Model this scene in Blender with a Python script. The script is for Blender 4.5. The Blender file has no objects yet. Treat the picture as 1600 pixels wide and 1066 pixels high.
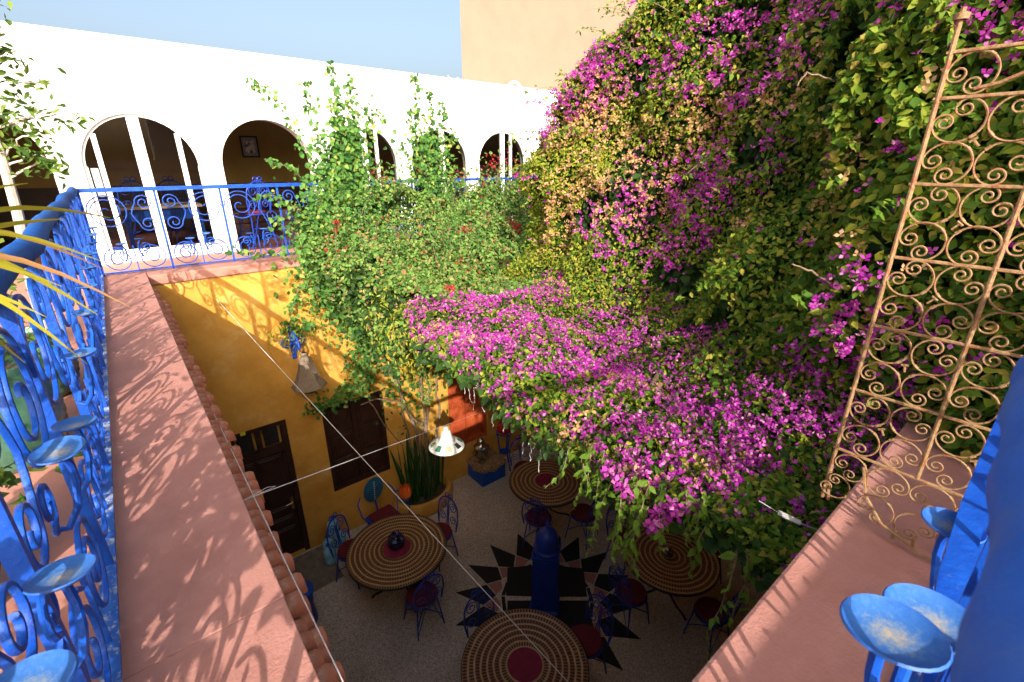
import bpy, math, random
import numpy as np
from mathutils import Vector, Matrix
PI = math.pi; R = math.radians
random.seed(7); rng = np.random.default_rng(11)
SC = bpy.context.scene; COL = SC.collection

# ------------------------------------------------------------------ camera, sky, sun, exposure
cd = bpy.data.cameras.new('camera'); cam = bpy.data.objects.new('camera', cd); COL.objects.link(cam)
cam.location = (0, 0, 1.30); cam.rotation_euler = (R(90 - 21.0), 0, R(-39.4))
cd.sensor_width = 36; cd.lens = 735 / 1600 * 36; cd.clip_start = 0.02; cd.clip_end = 2000
cd.dof.use_dof = True; cd.dof.focus_distance = 4.5; cd.dof.aperture_fstop = 7.1
SC.camera = cam
w = bpy.data.worlds.new('World'); SC.world = w; w.use_nodes = True
nt = w.node_tree; bg = nt.nodes['Background']
sky = nt.nodes.new('ShaderNodeTexSky'); sky.sky_type = 'NISHITA'; sky.sun_disc = False
sky.sun_elevation = R(25); sky.sun_rotation = R(207.8); sky.dust_density = 7.5; sky.air_density = 0.9; sky.ozone_density = 0.5
nt.links.new(sky.outputs[0], bg.inputs[0]); bg.inputs[1].default_value = 0.15
sd = bpy.data.lights.new('sun', 'SUN'); sun = bpy.data.objects.new('sun', sd); COL.objects.link(sun)
sd.energy = 3.8; sd.angle = R(0.5); sd.color = (1.0, 0.945, 0.86)
sun.rotation_euler = Vector((1, 1.75, -1.0)).to_track_quat('-Z', 'Y').to_euler()
SC.view_settings.view_transform = 'Standard'; SC.view_settings.look = 'None'
SC.view_settings.exposure = 1.14; SC.view_settings.gamma = 1.0; SC.view_settings.use_curve_mapping = False
try:
    SC.cycles.max_bounces = 8; SC.cycles.transparent_max_bounces = 12
except Exception: pass

# ------------------------------------------------------------------ materials
def _mat(name):
    m = bpy.data.materials.new(name); m.use_nodes = True
    return m, m.node_tree, m.node_tree.nodes['Principled BSDF']
def N(nt, t, **kw):
    n = nt.nodes.new(t)
    for k, v in kw.items():
        if k.startswith('i_'): n.inputs[k[2:].replace('_', ' ')].default_value = v
        else: setattr(n, k, v)
    return n
def ramp(nt, src, stops):
    r = nt.nodes.new('ShaderNodeValToRGB'); el = r.color_ramp.elements
    while len(el) < len(stops): el.new(0.5)
    for e, (p, c) in zip(el, stops): e.position = p; e.color = (*c, 1)
    nt.links.new(src, r.inputs[0]); return r.outputs[0]
def surf(name, c1, c2, scale=6, rough=0.7, bump=0.15, bscale=60, lo=.35, hi=.65, c3=None, c3scale=1.5, c3lo=.55, c3hi=.7, metal=0, spec=.4, bdist=.01):
    m, nt, b = _mat(name)
    tc = N(nt, 'ShaderNodeTexCoord'); n1 = N(nt, 'ShaderNodeTexNoise', i_Scale=scale, i_Detail=8.0, i_Roughness=.65)
    nt.links.new(tc.outputs['Object'], n1.inputs['Vector'])
    col = ramp(nt, n1.outputs['Fac'], [(lo, c1), (hi, c2)])
    if c3:
        n3 = N(nt, 'ShaderNodeTexNoise', i_Scale=c3scale, i_Detail=10.0, i_Roughness=.72)
        nt.links.new(tc.outputs['Object'], n3.inputs['Vector'])
        mr = N(nt, 'ShaderNodeMapRange'); mr.inputs[1].default_value = c3lo; mr.inputs[2].default_value = c3hi
        nt.links.new(n3.outputs['Fac'], mr.inputs[0])
        mx = N(nt, 'ShaderNodeMixRGB'); mx.inputs[2].default_value = (*c3, 1)
        nt.links.new(mr.outputs[0], mx.inputs[0]); nt.links.new(col, mx.inputs[1]); col = mx.outputs[0]
    nt.links.new(col, b.inputs['Base Color']); b.inputs['Roughness'].default_value = rough
    b.inputs['Metallic'].default_value = metal; b.inputs['Specular IOR Level'].default_value = spec
    if bump:
        n2 = N(nt, 'ShaderNodeTexNoise', i_Scale=bscale, i_Detail=6.0, i_Roughness=.6)
        nt.links.new(tc.outputs['Object'], n2.inputs['Vector'])
        bp = N(nt, 'ShaderNodeBump', i_Strength=bump, i_Distance=bdist); nt.links.new(n2.outputs['Fac'], bp.inputs['Height'])
        nt.links.new(bp.outputs[0], b.inputs['Normal'])
    return m
def leafmat(name, stops, trans=.35, rough=.6, spec=.18):
    m, nt, b = _mat(name)
    g = N(nt, 'ShaderNodeNewGeometry')
    col = ramp(nt, g.outputs['Random Per Island'], stops)
    nt.links.new(col, b.inputs['Base Color']); b.inputs['Roughness'].default_value = rough; b.inputs['Specular IOR Level'].default_value = spec
    tr = N(nt, 'ShaderNodeBsdfTranslucent'); nt.links.new(col, tr.inputs[0])
    mx = N(nt, 'ShaderNodeMixShader'); mx.inputs[0].default_value = trans
    out = nt.nodes['Material Output']
    nt.links.new(b.outputs[0], mx.inputs[1]); nt.links.new(tr.outputs[0], mx.inputs[2]); nt.links.new(mx.outputs[0], out.inputs[0])
    return m
M = {}
M['pink'] = surf('pink_limewash', (.37, .16, .123), (.44, .205, .162), 5, .8, .35, 90, c3=(.47, .26, .21), c3scale=9, c3lo=.60, c3hi=.80)
M['pinkfloor'] = surf('pink_floor_paint', (.38, .17, .125), (.47, .22, .17), 4, .7, .25, 70, c3=(.30, .14, .10), c3scale=2, c3lo=.55, c3hi=.75)
M['ochre'] = surf('ochre_tadelakt', (.45, .205, .024), (.62, .335, .06), 2.2, .75, .35, 40, .3, .7, c3=(.58, .38, .14), c3scale=3.0, c3lo=.53, c3hi=.74)
M['white'] = surf('white_plaster', (.66, .655, .64), (.72, .715, .70), 3, .85, .3, 30, c3=(.58, .56, .53), c3scale=1.6, c3lo=.52, c3hi=.75)
M['whitepaint'] = surf('white_wood_paint', (.74, .74, .74), (.82, .82, .82), 12, .5, .1, 40)
M['peach'] = surf('peach_render', (.215, .152, .112), (.235, .168, .126), 1.2, .9, .25, 25, c3=(.18, .12, .085), c3scale=7, c3lo=.68, c3hi=.72)
M['blue'] = surf('cobalt_gloss_paint', (.002, .042, .31), (.006, .078, .44), 9, .5, .35, 60, c3=(.10, .16, .30), c3scale=24, c3lo=.60, c3hi=.74, spec=.3)
M['bluedark'] = surf('weathered_blue_paint', (.004, .06, .26), (.008, .09, .36), 7, .8, .3, 26, c3=(.06, .10, .20), c3scale=12, c3lo=.52, c3hi=.72, spec=.06)
M['bluehand'] = surf('thick_blue_paint', (.006, .085, .42), (.012, .125, .55), 5, .5, .4, 18, c3=(.05, .14, .42), c3scale=11, c3lo=.5, c3hi=.7, spec=.25)
M['bluerail'] = surf('worn_blue_paint', (.006, .07, .36), (.02, .12, .46), 10, .5, .3, 60, c3=(.42, .45, .48), c3scale=18, c3lo=.50, c3hi=.60)
M['bluecourt'] = surf('deep_blue_iron', (.008, .03, .25), (.014, .05, .36), 9, .4, .1, 60)
M['teal'] = surf('teal_leather', (.01, .09, .19), (.02, .13, .25), 9, .45, .1, 80)
M['red'] = surf('red_cushion_cloth', (.11, .007, .014), (.16, .011, .02), 14, .85, .3, 220)
M['terracotta'] = surf('terracotta_tile', (.27, .075, .035), (.41, .14, .07), 11, .8, .4, 60, c3=(.48, .27, .18), c3scale=13, c3lo=.56, c3hi=.72)
M['darkwood'] = surf('dark_brown_wood', (.018, .008, .006), (.045, .018, .012), 7, .45, .2, 40)
M['redwood'] = surf('red_brown_wood', (.30, .045, .015), (.42, .08, .022), 6, .5, .2, 40)
M['iron'] = surf('black_iron', (.008, .008, .01), (.02, .02, .022), 12, .5, .1, 60)
M['rust'] = surf('rusty_gilt_iron', (.20, .11, .048), (.32, .195, .09), 34, .6, .5, 90, c3=(.21, .075, .03), c3scale=26, c3lo=.50, c3hi=.62)
M['brass'] = surf('brass', (.40, .24, .07), (.55, .36, .12), 10, .3, .05, 60, metal=.9)
M['silver'] = surf('tarnished_silver', (.25, .23, .20), (.45, .42, .38), 10, .25, .05, 60, metal=.95)
M['black'] = surf('black_granite', (.004, .005, .005), (.010, .011, .011), 30, .7, .05, 100)
M['rose'] = surf('rose_terrazzo', (.30, .12, .10), (.40, .18, .15), 60, .5, .05, 100)
M['rope'] = surf('pale_rope', (.55, .53, .49), (.68, .66, .62), 40, .8, .2, 300)
M['room'] = surf('ochre_room_wall', (.30, .20, .065), (.38, .26, .09), 2, .9, .2, 40)
M['roomlow'] = surf('dark_shade_band', (.03, .018, .015), (.055, .03, .022), 6, .6, .1, 40)  # dark tone for the added band that hides sun on the room wall
M['roomfloor'] = surf('dark_red_floor', (.06, .02, .015), (.10, .035, .025), 5, .6, .1, 40)
M['wicker'] = surf('woven_palm', (.13, .095, .065), (.25, .19, .135), 70, .9, .8, 160)
M['straw'] = surf('white_straw', (.46, .45, .41), (.60, .59, .55), 50, .9, .5, 200)
M['mirror'] = surf('mirror_patch', (.05, .06, .07), (.30, .42, .36), 9, .1, .0, 10, metal=.8)
M['greenglaze'] = surf('green_glazed_clay', (.02, .07, .045), (.06, .15, .10), 9, .25, .15, 30, spec=.6)
M['darkglaze'] = surf('dark_green_glaze', (.006, .022, .02), (.015, .045, .04), 9, .25, .15, 30)
M['soil'] = surf('dry_soil', (.05, .035, .022), (.11, .08, .055), 40, .95, .8, 80)
M['bark'] = surf('brown_bark', (.13, .085, .055), (.26, .18, .12), 22, .9, .6, 60)
M['palebark'] = surf('pale_grey_bark', (.34, .30, .25), (.48, .43, .37), 16, .9, .4, 50)
M['rug'] = surf('worn_grey_rug', (.13, .105, .08), (.24, .20, .15), 9, .95, .6, 140)
M['cloth'] = surf('brown_embroidered_cloth', (.19, .11, .055), (.40, .27, .15), 18, .85, .5, 120, c3=(.10, .045, .02), c3scale=30, c3lo=.52, c3hi=.6)
M['cobaltglass'] = surf('cobalt_glaze', (.004, .006, .03), (.008, .012, .05), 5, .08, .0, 10, spec=.6)
M['redglass'] = surf('crimson_glass', (.32, .01, .03), (.45, .02, .045), 5, .2, .0, 10)
M['orangeglass'] = surf('orange_glass', (.75, .10, .015), (.85, .18, .03), 8, .25, .1, 30)
M['bottle'] = surf('pale_blue_plastic', (.12, .42, .62), (.35, .65, .80), 8, .12, .15, 22)
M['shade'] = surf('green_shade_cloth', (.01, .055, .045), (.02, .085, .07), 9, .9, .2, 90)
M['plastic'] = surf('grey_plastic', (.24, .24, .24), (.32, .32, .32), 10, .4, .05, 40)
M['sand'] = surf('sandy_wax', (.55, .45, .32), (.66, .56, .42), 40, .95, .5, 90)
M['paper'] = surf('grey_print', (.10, .10, .10), (.62, .61, .58), 9, .8, .0, 10, .44, .52)
M['sticker'] = surf('yellow_sticker', (.55, .58, .04), (.62, .65, .06), 9, .6, .0, 10)
M['ground'] = surf('dusty_ground', (.20, .15, .11), (.30, .23, .17), .5, .95, .3, 8)
M['fairy'] = surf('white_light_cable', (.60, .58, .55), (.70, .68, .65), 9, .5, .0, 10)
M['snake'] = leafmat('sword_leaf', [(0, (.010, .035, .010)), (.6, (.03, .085, .022)), (1, (.10, .15, .06))], .1, .4)
M['leaf'] = leafmat('bougainvillea_leaf', [(0, (.032, .085, .011)), (.3, (.075, .165, .016)), (.65, (.15, .26, .025)), (.9, (.30, .36, .038)), (1, (.38, .28, .06))], .50)
M['leafshade'] = leafmat('inner_shade_leaf', [(0, (.012, .035, .007)), (1, (.04, .085, .015))], .2)  # darker green for inner layers; shade between leaves put into the colour
M['leafyel'] = leafmat('yellow_green_leaf', [(0, (.16, .22, .02)), (.6, (.30, .32, .03)), (1, (.42, .34, .06))], .4)  # yellow-green leaf colour mixed among the greener leaves
M['bract'] = leafmat('magenta_bract', [(0, (.28, .012, .25)), (.35, (.46, .03, .38)), (.7, (.58, .075, .46)), (.9, (.66, .19, .51)), (1, (.70, .34, .46))], .45, .6, .15)
M['dry'] = leafmat('dry_bract', [(0, (.34, .19, .075)), (.5, (.50, .31, .13)), (1, (.60, .36, .22))], .35, .8, .1)
M['ivy'] = leafmat('heart_vine_leaf', [(0, (.03, .10, .022)), (.5, (.07, .19, .035)), (.85, (.14, .27, .05)), (1, (.28, .32, .07))], .35)
M['dusty'] = leafmat('dusty_green_leaf', [(0, (.045, .11, .022)), (.5, (.11, .22, .04)), (.8, (.20, .30, .07)), (.93, (.26, .19, .085)), (1, (.30, .10, .045))], .3)
M['redflower'] = leafmat('red_flower', [(0, (.25, .012, .02)), (1, (.48, .05, .05))], .4)
M['yucca'] = leafmat('yellow_blade', [(0, (.20, .22, .02)), (.6, (.36, .33, .03)), (1, (.42, .30, .05))], .3)
M['yuccadry'] = leafmat('dry_blade', [(0, (.38, .19, .07)), (1, (.48, .28, .12))], .3)
M['treeleaf'] = leafmat('shrub_leaf', [(0, (.035, .085, .015)), (.6, (.10, .19, .03)), (1, (.22, .30, .05))], .4)
def terrazzo():
    m, nt, b = _mat('beige_terrazzo'); tc = N(nt, 'ShaderNodeTexCoord')
    v = N(nt, 'ShaderNodeTexVoronoi', i_Scale=85.0); nt.links.new(tc.outputs['Object'], v.inputs['Vector'])
    s = N(nt, 'ShaderNodeSeparateColor'); nt.links.new(v.outputs['Color'], s.inputs[0])
    c = ramp(nt, s.outputs[0], [(0, (.28, .23, .19)), (.2, (.42, .355, .285)), (.6, (.58, .50, .41)), (1, (.72, .65, .56))])
    n = N(nt, 'ShaderNodeTexNoise', i_Scale=1.3, i_Detail=8.0); nt.links.new(tc.outputs['Object'], n.inputs['Vector'])
    k = ramp(nt, n.outputs['Fac'], [(.3, (.72, .72, .70)), (.7, (1, 1, 1))])
    mx = N(nt, 'ShaderNodeMixRGB', blend_type='MULTIPLY'); mx.inputs[0].default_value = 1
    nt.links.new(c, mx.inputs[1]); nt.links.new(k, mx.inputs[2]); nt.links.new(mx.outputs[0], b.inputs['Base Color'])
    b.inputs['Roughness'].default_value = .55; return m
M['terrazzo'] = terrazzo()
def mosaic():
    m, nt, b = _mat('zellige_ring_mosaic'); tc = N(nt, 'ShaderNodeTexCoord')
    sp = N(nt, 'ShaderNodeSeparateXYZ'); nt.links.new(tc.outputs['Object'], sp.inputs[0])
    def mth(op, a, bb=None):
        n = N(nt, 'ShaderNodeMath', operation=op)
        for i, s in enumerate((a, bb)):
            if s is None: continue
            if isinstance(s, (int, float)): n.inputs[i].default_value = s
            else: nt.links.new(s, n.inputs[i])
        return n.outputs[0]
    x, y = sp.outputs[0], sp.outputs[1]
    r = mth('SQRT', mth('ADD', mth('MULTIPLY', x, x), mth('MULTIPLY', y, y)))
    ang = mth('DIVIDE', mth('ARCTAN2', y, x), 2 * PI)
    oi = N(nt, 'ShaderNodeObjectInfo')
    wob = N(nt, 'ShaderNodeTexNoise', i_Scale=7.0, i_Detail=3.0); nt.links.new(tc.outputs['Object'], wob.inputs['Vector'])
    q = mth('ADD', mth('MULTIPLY', r, mth('ADD', mth('MULTIPLY', oi.outputs['Random'], 2.5), 12.0)), mth('MULTIPLY', wob.outputs['Fac'], .30))
    fr = mth('FRACT', q); ring = mth('FLOOR', q)
    # pale band at each ring edge, brown body split in dark and reddish pieces
    body = mth('FRACT', mth('MULTIPLY', ang, mth('MULTIPLY', mth('ADD', ring, 1.5), 11)))
    tri = mth('ABSOLUTE', mth('SUBTRACT', body, .5))
    edge = mth('ABSOLUTE', mth('SUBTRACT', fr, .5))
    zig = mth('LESS_THAN', mth('ADD', tri, mth('MULTIPLY', edge, .55)), .36)
    nz = N(nt, 'ShaderNodeTexNoise', i_Scale=9.0, i_Detail=4.0); nt.links.new(tc.outputs['Object'], nz.inputs['Vector'])
    tan = ramp(nt, nz.outputs['Fac'], [(.3, (.36, .22, .10)), (.7, (.52, .36, .19))])
    wn = N(nt, 'ShaderNodeTexWhiteNoise', noise_dimensions='2D')
    cb = N(nt, 'ShaderNodeCombineXYZ'); nt.links.new(ring, cb.inputs[0]); nt.links.new(oi.outputs['Random'], cb.inputs[1])
    nt.links.new(cb.outputs[0], wn.inputs['Vector'])
    brown = ramp(nt, wn.outputs[0], [(0, (.16, .055, .022)), (.35, (.30, .17, .07)), (.7, (.20, .075, .028)), (1, (.27, .12, .045))])
    mx = N(nt, 'ShaderNodeMixRGB'); nt.links.new(zig, mx.inputs[0]); nt.links.new(brown, mx.inputs[1]); mx.inputs[2].default_value = (.035, .014, .012, 1)
    band = mth('GREATER_THAN', edge, .36)
    m2 = N(nt, 'ShaderNodeMixRGB'); nt.links.new(band, m2.inputs[0]); nt.links.new(mx.outputs[0], m2.inputs[1]); nt.links.new(tan, m2.inputs[2])
    nt.links.new(m2.outputs[0], b.inputs['Base Color']); b.inputs['Roughness'].default_value = .35
    return m
M['mosaic'] = mosaic()
def dishmat():
    m, nt, b = _mat('sun_bleached_dish_paint'); tc = N(nt, 'ShaderNodeTexCoord')
    sp = N(nt, 'ShaderNodeVectorMath', operation='LENGTH'); nt.links.new(tc.outputs['Object'], sp.inputs[0])
    n = N(nt, 'ShaderNodeTexNoise', i_Scale=110.0, i_Detail=8.0, i_Roughness=.85); nt.links.new(tc.outputs['Object'], n.inputs['Vector'])
    a = N(nt, 'ShaderNodeMath', operation='MULTIPLY_ADD'); nt.links.new(sp.outputs['Value'], a.inputs[0]); a.inputs[1].default_value = 8.0; nt.links.new(n.outputs['Fac'], a.inputs[2])
    c = ramp(nt, a.outputs[0], [(.36, (.44, .34, .22)), (.50, (.36, .30, .22)), (.60, (.16, .22, .31)), (.74, (.03, .13, .38)), (1.0, (.006, .075, .36))])
    nt.links.new(c, b.inputs['Base Color']); b.inputs['Roughness'].default_value = .6; return m
M['dish'] = dishmat()
def glass():
    m, nt, b = _mat('dusty_window_glass'); nt.nodes.remove(b)
    t = N(nt, 'ShaderNodeBsdfTransparent'); t.inputs[0].default_value = (.55, .53, .50, 1)
    g = N(nt, 'ShaderNodeBsdfGlossy'); g.inputs['Roughness'].default_value = .03; g.inputs[0].default_value = (.8, .8, .8, 1)
    f = N(nt, 'ShaderNodeFresnel'); f.inputs[0].default_value = 1.45
    x = N(nt, 'ShaderNodeMixShader'); nt.links.new(f.outputs[0], x.inputs[0]); nt.links.new(t.outputs[0], x.inputs[1]); nt.links.new(g.outputs[0], x.inputs[2])
    nt.links.new(x.outputs[0], nt.nodes['Material Output'].inputs[0]); return m
M['glass'] = glass()

# ------------------------------------------------------------------ mesh helpers
class MB:
    def __init__(s): s.v = []; s.f = []
    def add(s, vs, fs):
        o = len(s.v); s.v += [tuple(p) for p in vs]; s.f += [tuple(i + o for i in q) for q in fs]; return s
    def box(s, x0, x1, y0, y1, z0, z1):
        return s.add([(x0,y0,z0),(x1,y0,z0),(x1,y1,z0),(x0,y1,z0),(x0,y0,z1),(x1,y0,z1),(x1,y1,z1),(x0,y1,z1)],
                     [(0,3,2,1),(4,5,6,7),(0,1,5,4),(1,2,6,5),(2,3,7,6),(3,0,4,7)])
    def tube(s, pts, r, n=6, cap=True):
        P = [Vector(p) for p in pts]; k = len(P); rr = r if hasattr(r, '__len__') else [r] * k
        vs = []; up = None
        for i in range(k):
            t = (P[min(i+1, k-1)] - P[max(i-1, 0)]); t = t.normalized() if t.length > 1e-9 else Vector((0, 0, 1))
            if up is None: up = Vector((0, 0, 1)) if abs(t.z) < .9 else Vector((1, 0, 0))
            a = (up - t * up.dot(t))
            if a.length < 1e-4: a = t.orthogonal()
            a.normalize(); up = a; b = t.cross(a)
            for j in range(n):
                an = 2 * PI * j / n; vs.append(P[i] + (a * math.cos(an) + b * math.sin(an)) * rr[i])
        fs = [(i*n+j, i*n+(j+1) % n, (i+1)*n+(j+1) % n, (i+1)*n+j) for i in range(k-1) for j in range(n)]
        if cap: fs += [tuple(range(n))[::-1], tuple((k-1)*n + j for j in range(n))]
        return s.add(vs, fs)
    def lathe(s, prof, n=20, c=(0, 0, 0), sx=1, sy=1, ph=0):
        vs = [(c[0] + r * sx * math.cos(2*PI*j/n + ph), c[1] + r * sy * math.sin(2*PI*j/n + ph), c[2] + z) for r, z in prof for j in range(n)]
        k = len(prof)
        fs = [(i*n+j, i*n+(j+1) % n, (i+1)*n+(j+1) % n, (i+1)*n+j) for i in range(k-1) for j in range(n)]
        fs += [tuple(range(n))[::-1], tuple((k-1)*n + j for j in range(n))]
        return s.add(vs, fs)
    def strip(s, uw, th=.013, wd=.015, n=8):
        """flat forged bar along a path in the (u, w) plane, its broad side across v"""
        k = len(uw); vs = []
        for i in range(k):
            a, b = uw[max(i-1, 0)], uw[min(i+1, k-1)]; dx, dz = b[0]-a[0], b[1]-a[1]; l = math.hypot(dx, dz) or 1e-9; nx, nz = -dz/l, dx/l
            for j in range(n):
                an = 2*PI*j/n; c = math.cos(an)*th/2; v_ = math.copysign(abs(math.sin(an))**.6, math.sin(an))*wd/2
                vs.append((uw[i][0] + nx*c, v_, uw[i][1] + nz*c))
        fs = [(i*n+j, i*n+(j+1) % n, (i+1)*n+(j+1) % n, (i+1)*n+j) for i in range(k-1) for j in range(n)] + [tuple(range(n))[::-1], tuple((k-1)*n+j for j in range(n))]
        return s.add(vs, fs)
    def quad(s, *p): return s.add(p, [tuple(range(len(p)))])
    def mesh(s, name, mat, smooth=True):
        me = bpy.data.meshes.new(name); me.from_pydata(s.v, [], s.f); me.validate()
        if isinstance(mat, str): mat = M[mat]
        me.materials.append(mat)
        if smooth:
            me.shade_smooth()
            try: me.set_sharp_from_angle(angle=R(38))
            except Exception: pass
        return me
def link(name, data, parent=None, loc=None, rot=None):
    o = bpy.data.objects.new(name, data); COL.objects.link(o)
    if parent: o.parent = parent
    if loc is not None: o.location = loc
    if rot is not None: o.rotation_euler = rot
    return o
def tag(o, label, cat, group=None):
    o['label'] = label; o['category'] = cat
    if group: o['group'] = group
    return o
def thing(name, label, cat, loc=(0, 0, 0), rz=0, group=None):
    return tag(link(name, None, None, loc, (0, 0, rz)), label, cat, group)
def part(name, mb, mat, parent=None, loc=None, rot=None, smooth=True):
    return link(name, mb.mesh(name, mat, smooth) if isinstance(mb, MB) else mb, parent, loc, rot)
def struct(o): o['kind'] = 'structure'; return o
def stuff(o): o['kind'] = 'stuff'; return o
def bevel(o, wd=.01, seg=2):
    b = o.modifiers.new('bevel', 'BEVEL'); b.width = wd; b.segments = seg; b.limit_method = 'ANGLE'; return o
def dup_tree(o, parent=None):
    c = o.copy(); COL.objects.link(c)
    if parent: c.parent = parent
    for ch in list(o.children): dup_tree(ch, c)
    return c
def rbox(x0, x1, y0, y1, z0, z1): return MB().box(x0, x1, y0, y1, z0, z1)
def spiral(cx, cz, r0, r1, a0, turns, n=36, p=1.5):
    """flat spiral in the (u, w) plane from outside to inside; turns sign = direction"""
    return [(cx + (r0 + (r1 - r0) * (i / n) ** p) * math.cos(a0 + turns * 2 * PI * i / n), cz + (r0 + (r1 - r0) * (i / n) ** p) * math.sin(a0 + turns * 2 * PI * i / n)) for i in range(n + 1)]

def noise3(P, s, seed=0):
    p = np.asarray(P) * s + seed * 17.31; i = np.floor(p).astype(np.int64); f = p - i; f = f * f * (3 - 2 * f); r = 0
    for dx in (0, 1):
        for dy in (0, 1):
            for dz in (0, 1):
                h = (i[:, 0] + dx) * 374761393 + (i[:, 1] + dy) * 668265263 + (i[:, 2] + dz) * 2147483647 + seed * 1013
                h = (h ^ (h >> 13)) * 1274126177; h = (h ^ (h >> 16)) & 0xffff
                r = r + h / 65535.0 * (f[:, 0] if dx else 1 - f[:, 0]) * (f[:, 1] if dy else 1 - f[:, 1]) * (f[:, 2] if dz else 1 - f[:, 2])
    return r
def nrmz(v): return v / np.maximum(np.linalg.norm(v, axis=1, keepdims=True), 1e-9)
def fast_mesh(name, V, F, mat):
    me = bpy.data.meshes.new(name); nf, k = F.shape
    me.vertices.add(len(V)); me.vertices.foreach_set('co', V.astype(np.float32).ravel())
    me.loops.add(nf * k); me.loops.foreach_set('vertex_index', F.astype(np.int32).ravel())
    me.polygons.add(nf); me.polygons.foreach_set('loop_start', (np.arange(nf) * k).astype(np.int32))
    me.update(calc_edges=True); me.materials.append(M[mat] if isinstance(mat, str) else mat); return me
def leaf_geo(P, Nn, L, Wd, spread=.7, down=.3, heart=False, curl=.18, dirs=None):
    """n folded four-face leaves hanging at P, facing roughly along Nn"""
    n = len(P); L = np.broadcast_to(np.asarray(L, float), (n,)).copy() * rng.uniform(.65, 1.25, n); Wd = L * Wd * rng.uniform(.85, 1.15, n)
    nn = nrmz(Nn + rng.normal(0, spread, (n, 3)))
    t = rng.normal(0, 1, (n, 3)) if dirs is None else dirs + rng.normal(0, .45, (n, 3))
    t[:, 2] -= down * 1.5; t = nrmz(t - nn * (t * nn).sum(1, keepdims=True)); b = np.cross(nn, t)
    k = .33 if heart else .42
    L_, W_ = L[:, None], Wd[:, None]; h = W_ * rng.uniform(.1, .4, (n, 1))
    base = P; mid = P + t * L_ * k - nn * h * .5; tip = P + t * L_ - nn * L_ * curl * rng.uniform(0, 1.6, (n, 1))
    m2 = P + t * L_ * .72 - nn * h * .4
    bk = -.06 if heart else .0
    l1 = P + t * L_ * (k * .75 + bk) + b * W_ * .5 + nn * h * .5; r1 = P + t * L_ * (k * .75 + bk) - b * W_ * .5 + nn * h * .5
    l2 = P + t * L_ * .72 + b * W_ * .30; r2 = P + t * L_ * .72 - b * W_ * .30
    V = np.stack([base, mid, m2, tip, l1, l2, r1, r2], 1).reshape(-1, 3)
    T = np.array([(0, 1, 4), (4, 1, 5), (5, 1, 2), (5, 2, 3), (0, 6, 1), (6, 7, 1), (7, 2, 1), (7, 3, 2)])
    F = (np.arange(n)[:, None, None] * 8 + T[None]).reshape(-1, 3)
    return V, F
def bract_geo(P, Nn, S):
    """three-petalled papery bracts, folded like a little lantern"""
    n = len(P); S = np.broadcast_to(np.asarray(S, float), (n,)) * rng.uniform(.7, 1.25, n); S_ = S[:, None]
    nn = nrmz(Nn + rng.normal(0, .55, (n, 3))); t = rng.normal(0, 1, (n, 3)); t = nrmz(t - nn * (t * nn).sum(1, keepdims=True)); b = np.cross(nn, t)
    Vs = []; 
    for k in range(3):
        a = 2 * PI * k / 3; d = t * math.cos(a) + b * math.sin(a); e = -t * math.sin(a) + b * math.cos(a)
        op = rng.uniform(.25, .8, (n, 1))
        Vs += [P, P + d * S_ * .5 + e * S_ * .42 + nn * S_ * op * .6, P + d * S_ * (1.0) + nn * S_ * op, P + d * S_ * .5 - e * S_ * .42 + nn * S_ * op * .6]
    V = np.stack(Vs, 1).reshape(-1, 3)
    T = np.array([(4*k, 4*k+1, 4*k+2, 4*k+3) for k in range(3)])
    return V, (np.arange(n)[:, None, None] * 12 + T[None]).reshape(-1, 4)
def join_geo(*gs):
    V = []; F = []; o = 0
    for v, f in gs: V.append(v); F.append(f + o); o += len(v)
    return np.concatenate(V), np.concatenate(F)

# ------------------------------------------------------------------ setting: ground, floors
FZ = -5.04; Y0 = 7.15; YF = 9.0; X1 = 7.2
g = struct(part('ground', MB().quad((-400, -400, -5.3), (400, -400, -5.3), (400, 400, -5.3), (-400, 400, -5.3)), 'ground', smooth=False))
floor = struct(part('courtyard_floor', rbox(.0, X1, .2, Y0, FZ - .2, FZ), 'terrazzo', smooth=False))
# star inlay: every stone its own piece, sunk level with 4 mm pride and open joints
SX, SY = 3.83, 3.80
def slab(pts, z0, z1):
    n = len(pts); return MB().add([(x, y, z0) for x, y in pts] + [(x, y, z1) for x, y in pts], [tuple(range(n))[::-1], tuple(range(n, 2*n))] + [(i, (i+1) % n, n+(i+1) % n, n+i) for i in range(n)])
def pol(r, a): return (SX + r * math.cos(R(a)), SY + r * math.sin(R(a)))
for k in range(16):
    a = 1 + 22.5 * k
    part('star_stone', slab([pol(1.44, a), pol(.99, a + 10.6), pol(.80, a), pol(.99, a - 10.6)], FZ, FZ + .004), 'black', floor, smooth=False)
    part('star_stone', slab([pol(.97, a + 11.25), pol(.80, a + 20.6), pol(.72, a + 11.25), pol(.80, a + 1.9)], FZ, FZ + .004), 'rose', floor, smooth=False)
def rots(pts): return [(SX + u * .773 + v * .635, SY - u * .635 + v * .773) for u, v in pts]
for pts in ([(-.64, .06), (-.06, .04), (-.06, .66), (-.62, .60)], [(.02, .04), (.62, .04), (.64, .58), (.02, .66)], [(-.62, -.60), (-.04, -.66), (-.04, -.03), (-.62, -.03)], [(.02, -.66), (.64, -.60), (.62, -.03), (.02, -.03)]):
    part('star_stone', slab(rots(pts), FZ, FZ + .006), 'black', floor, smooth=False)
for k in range(16):
    a = 1 + 22.5 * k
    part('star_border', slab([pol(.715, a + 1), pol(.715, a + 21.5), pol(.66, a + 21.5), pol(.66, a + 1)], FZ, FZ + .004), 'black', floor, smooth=False)
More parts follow.
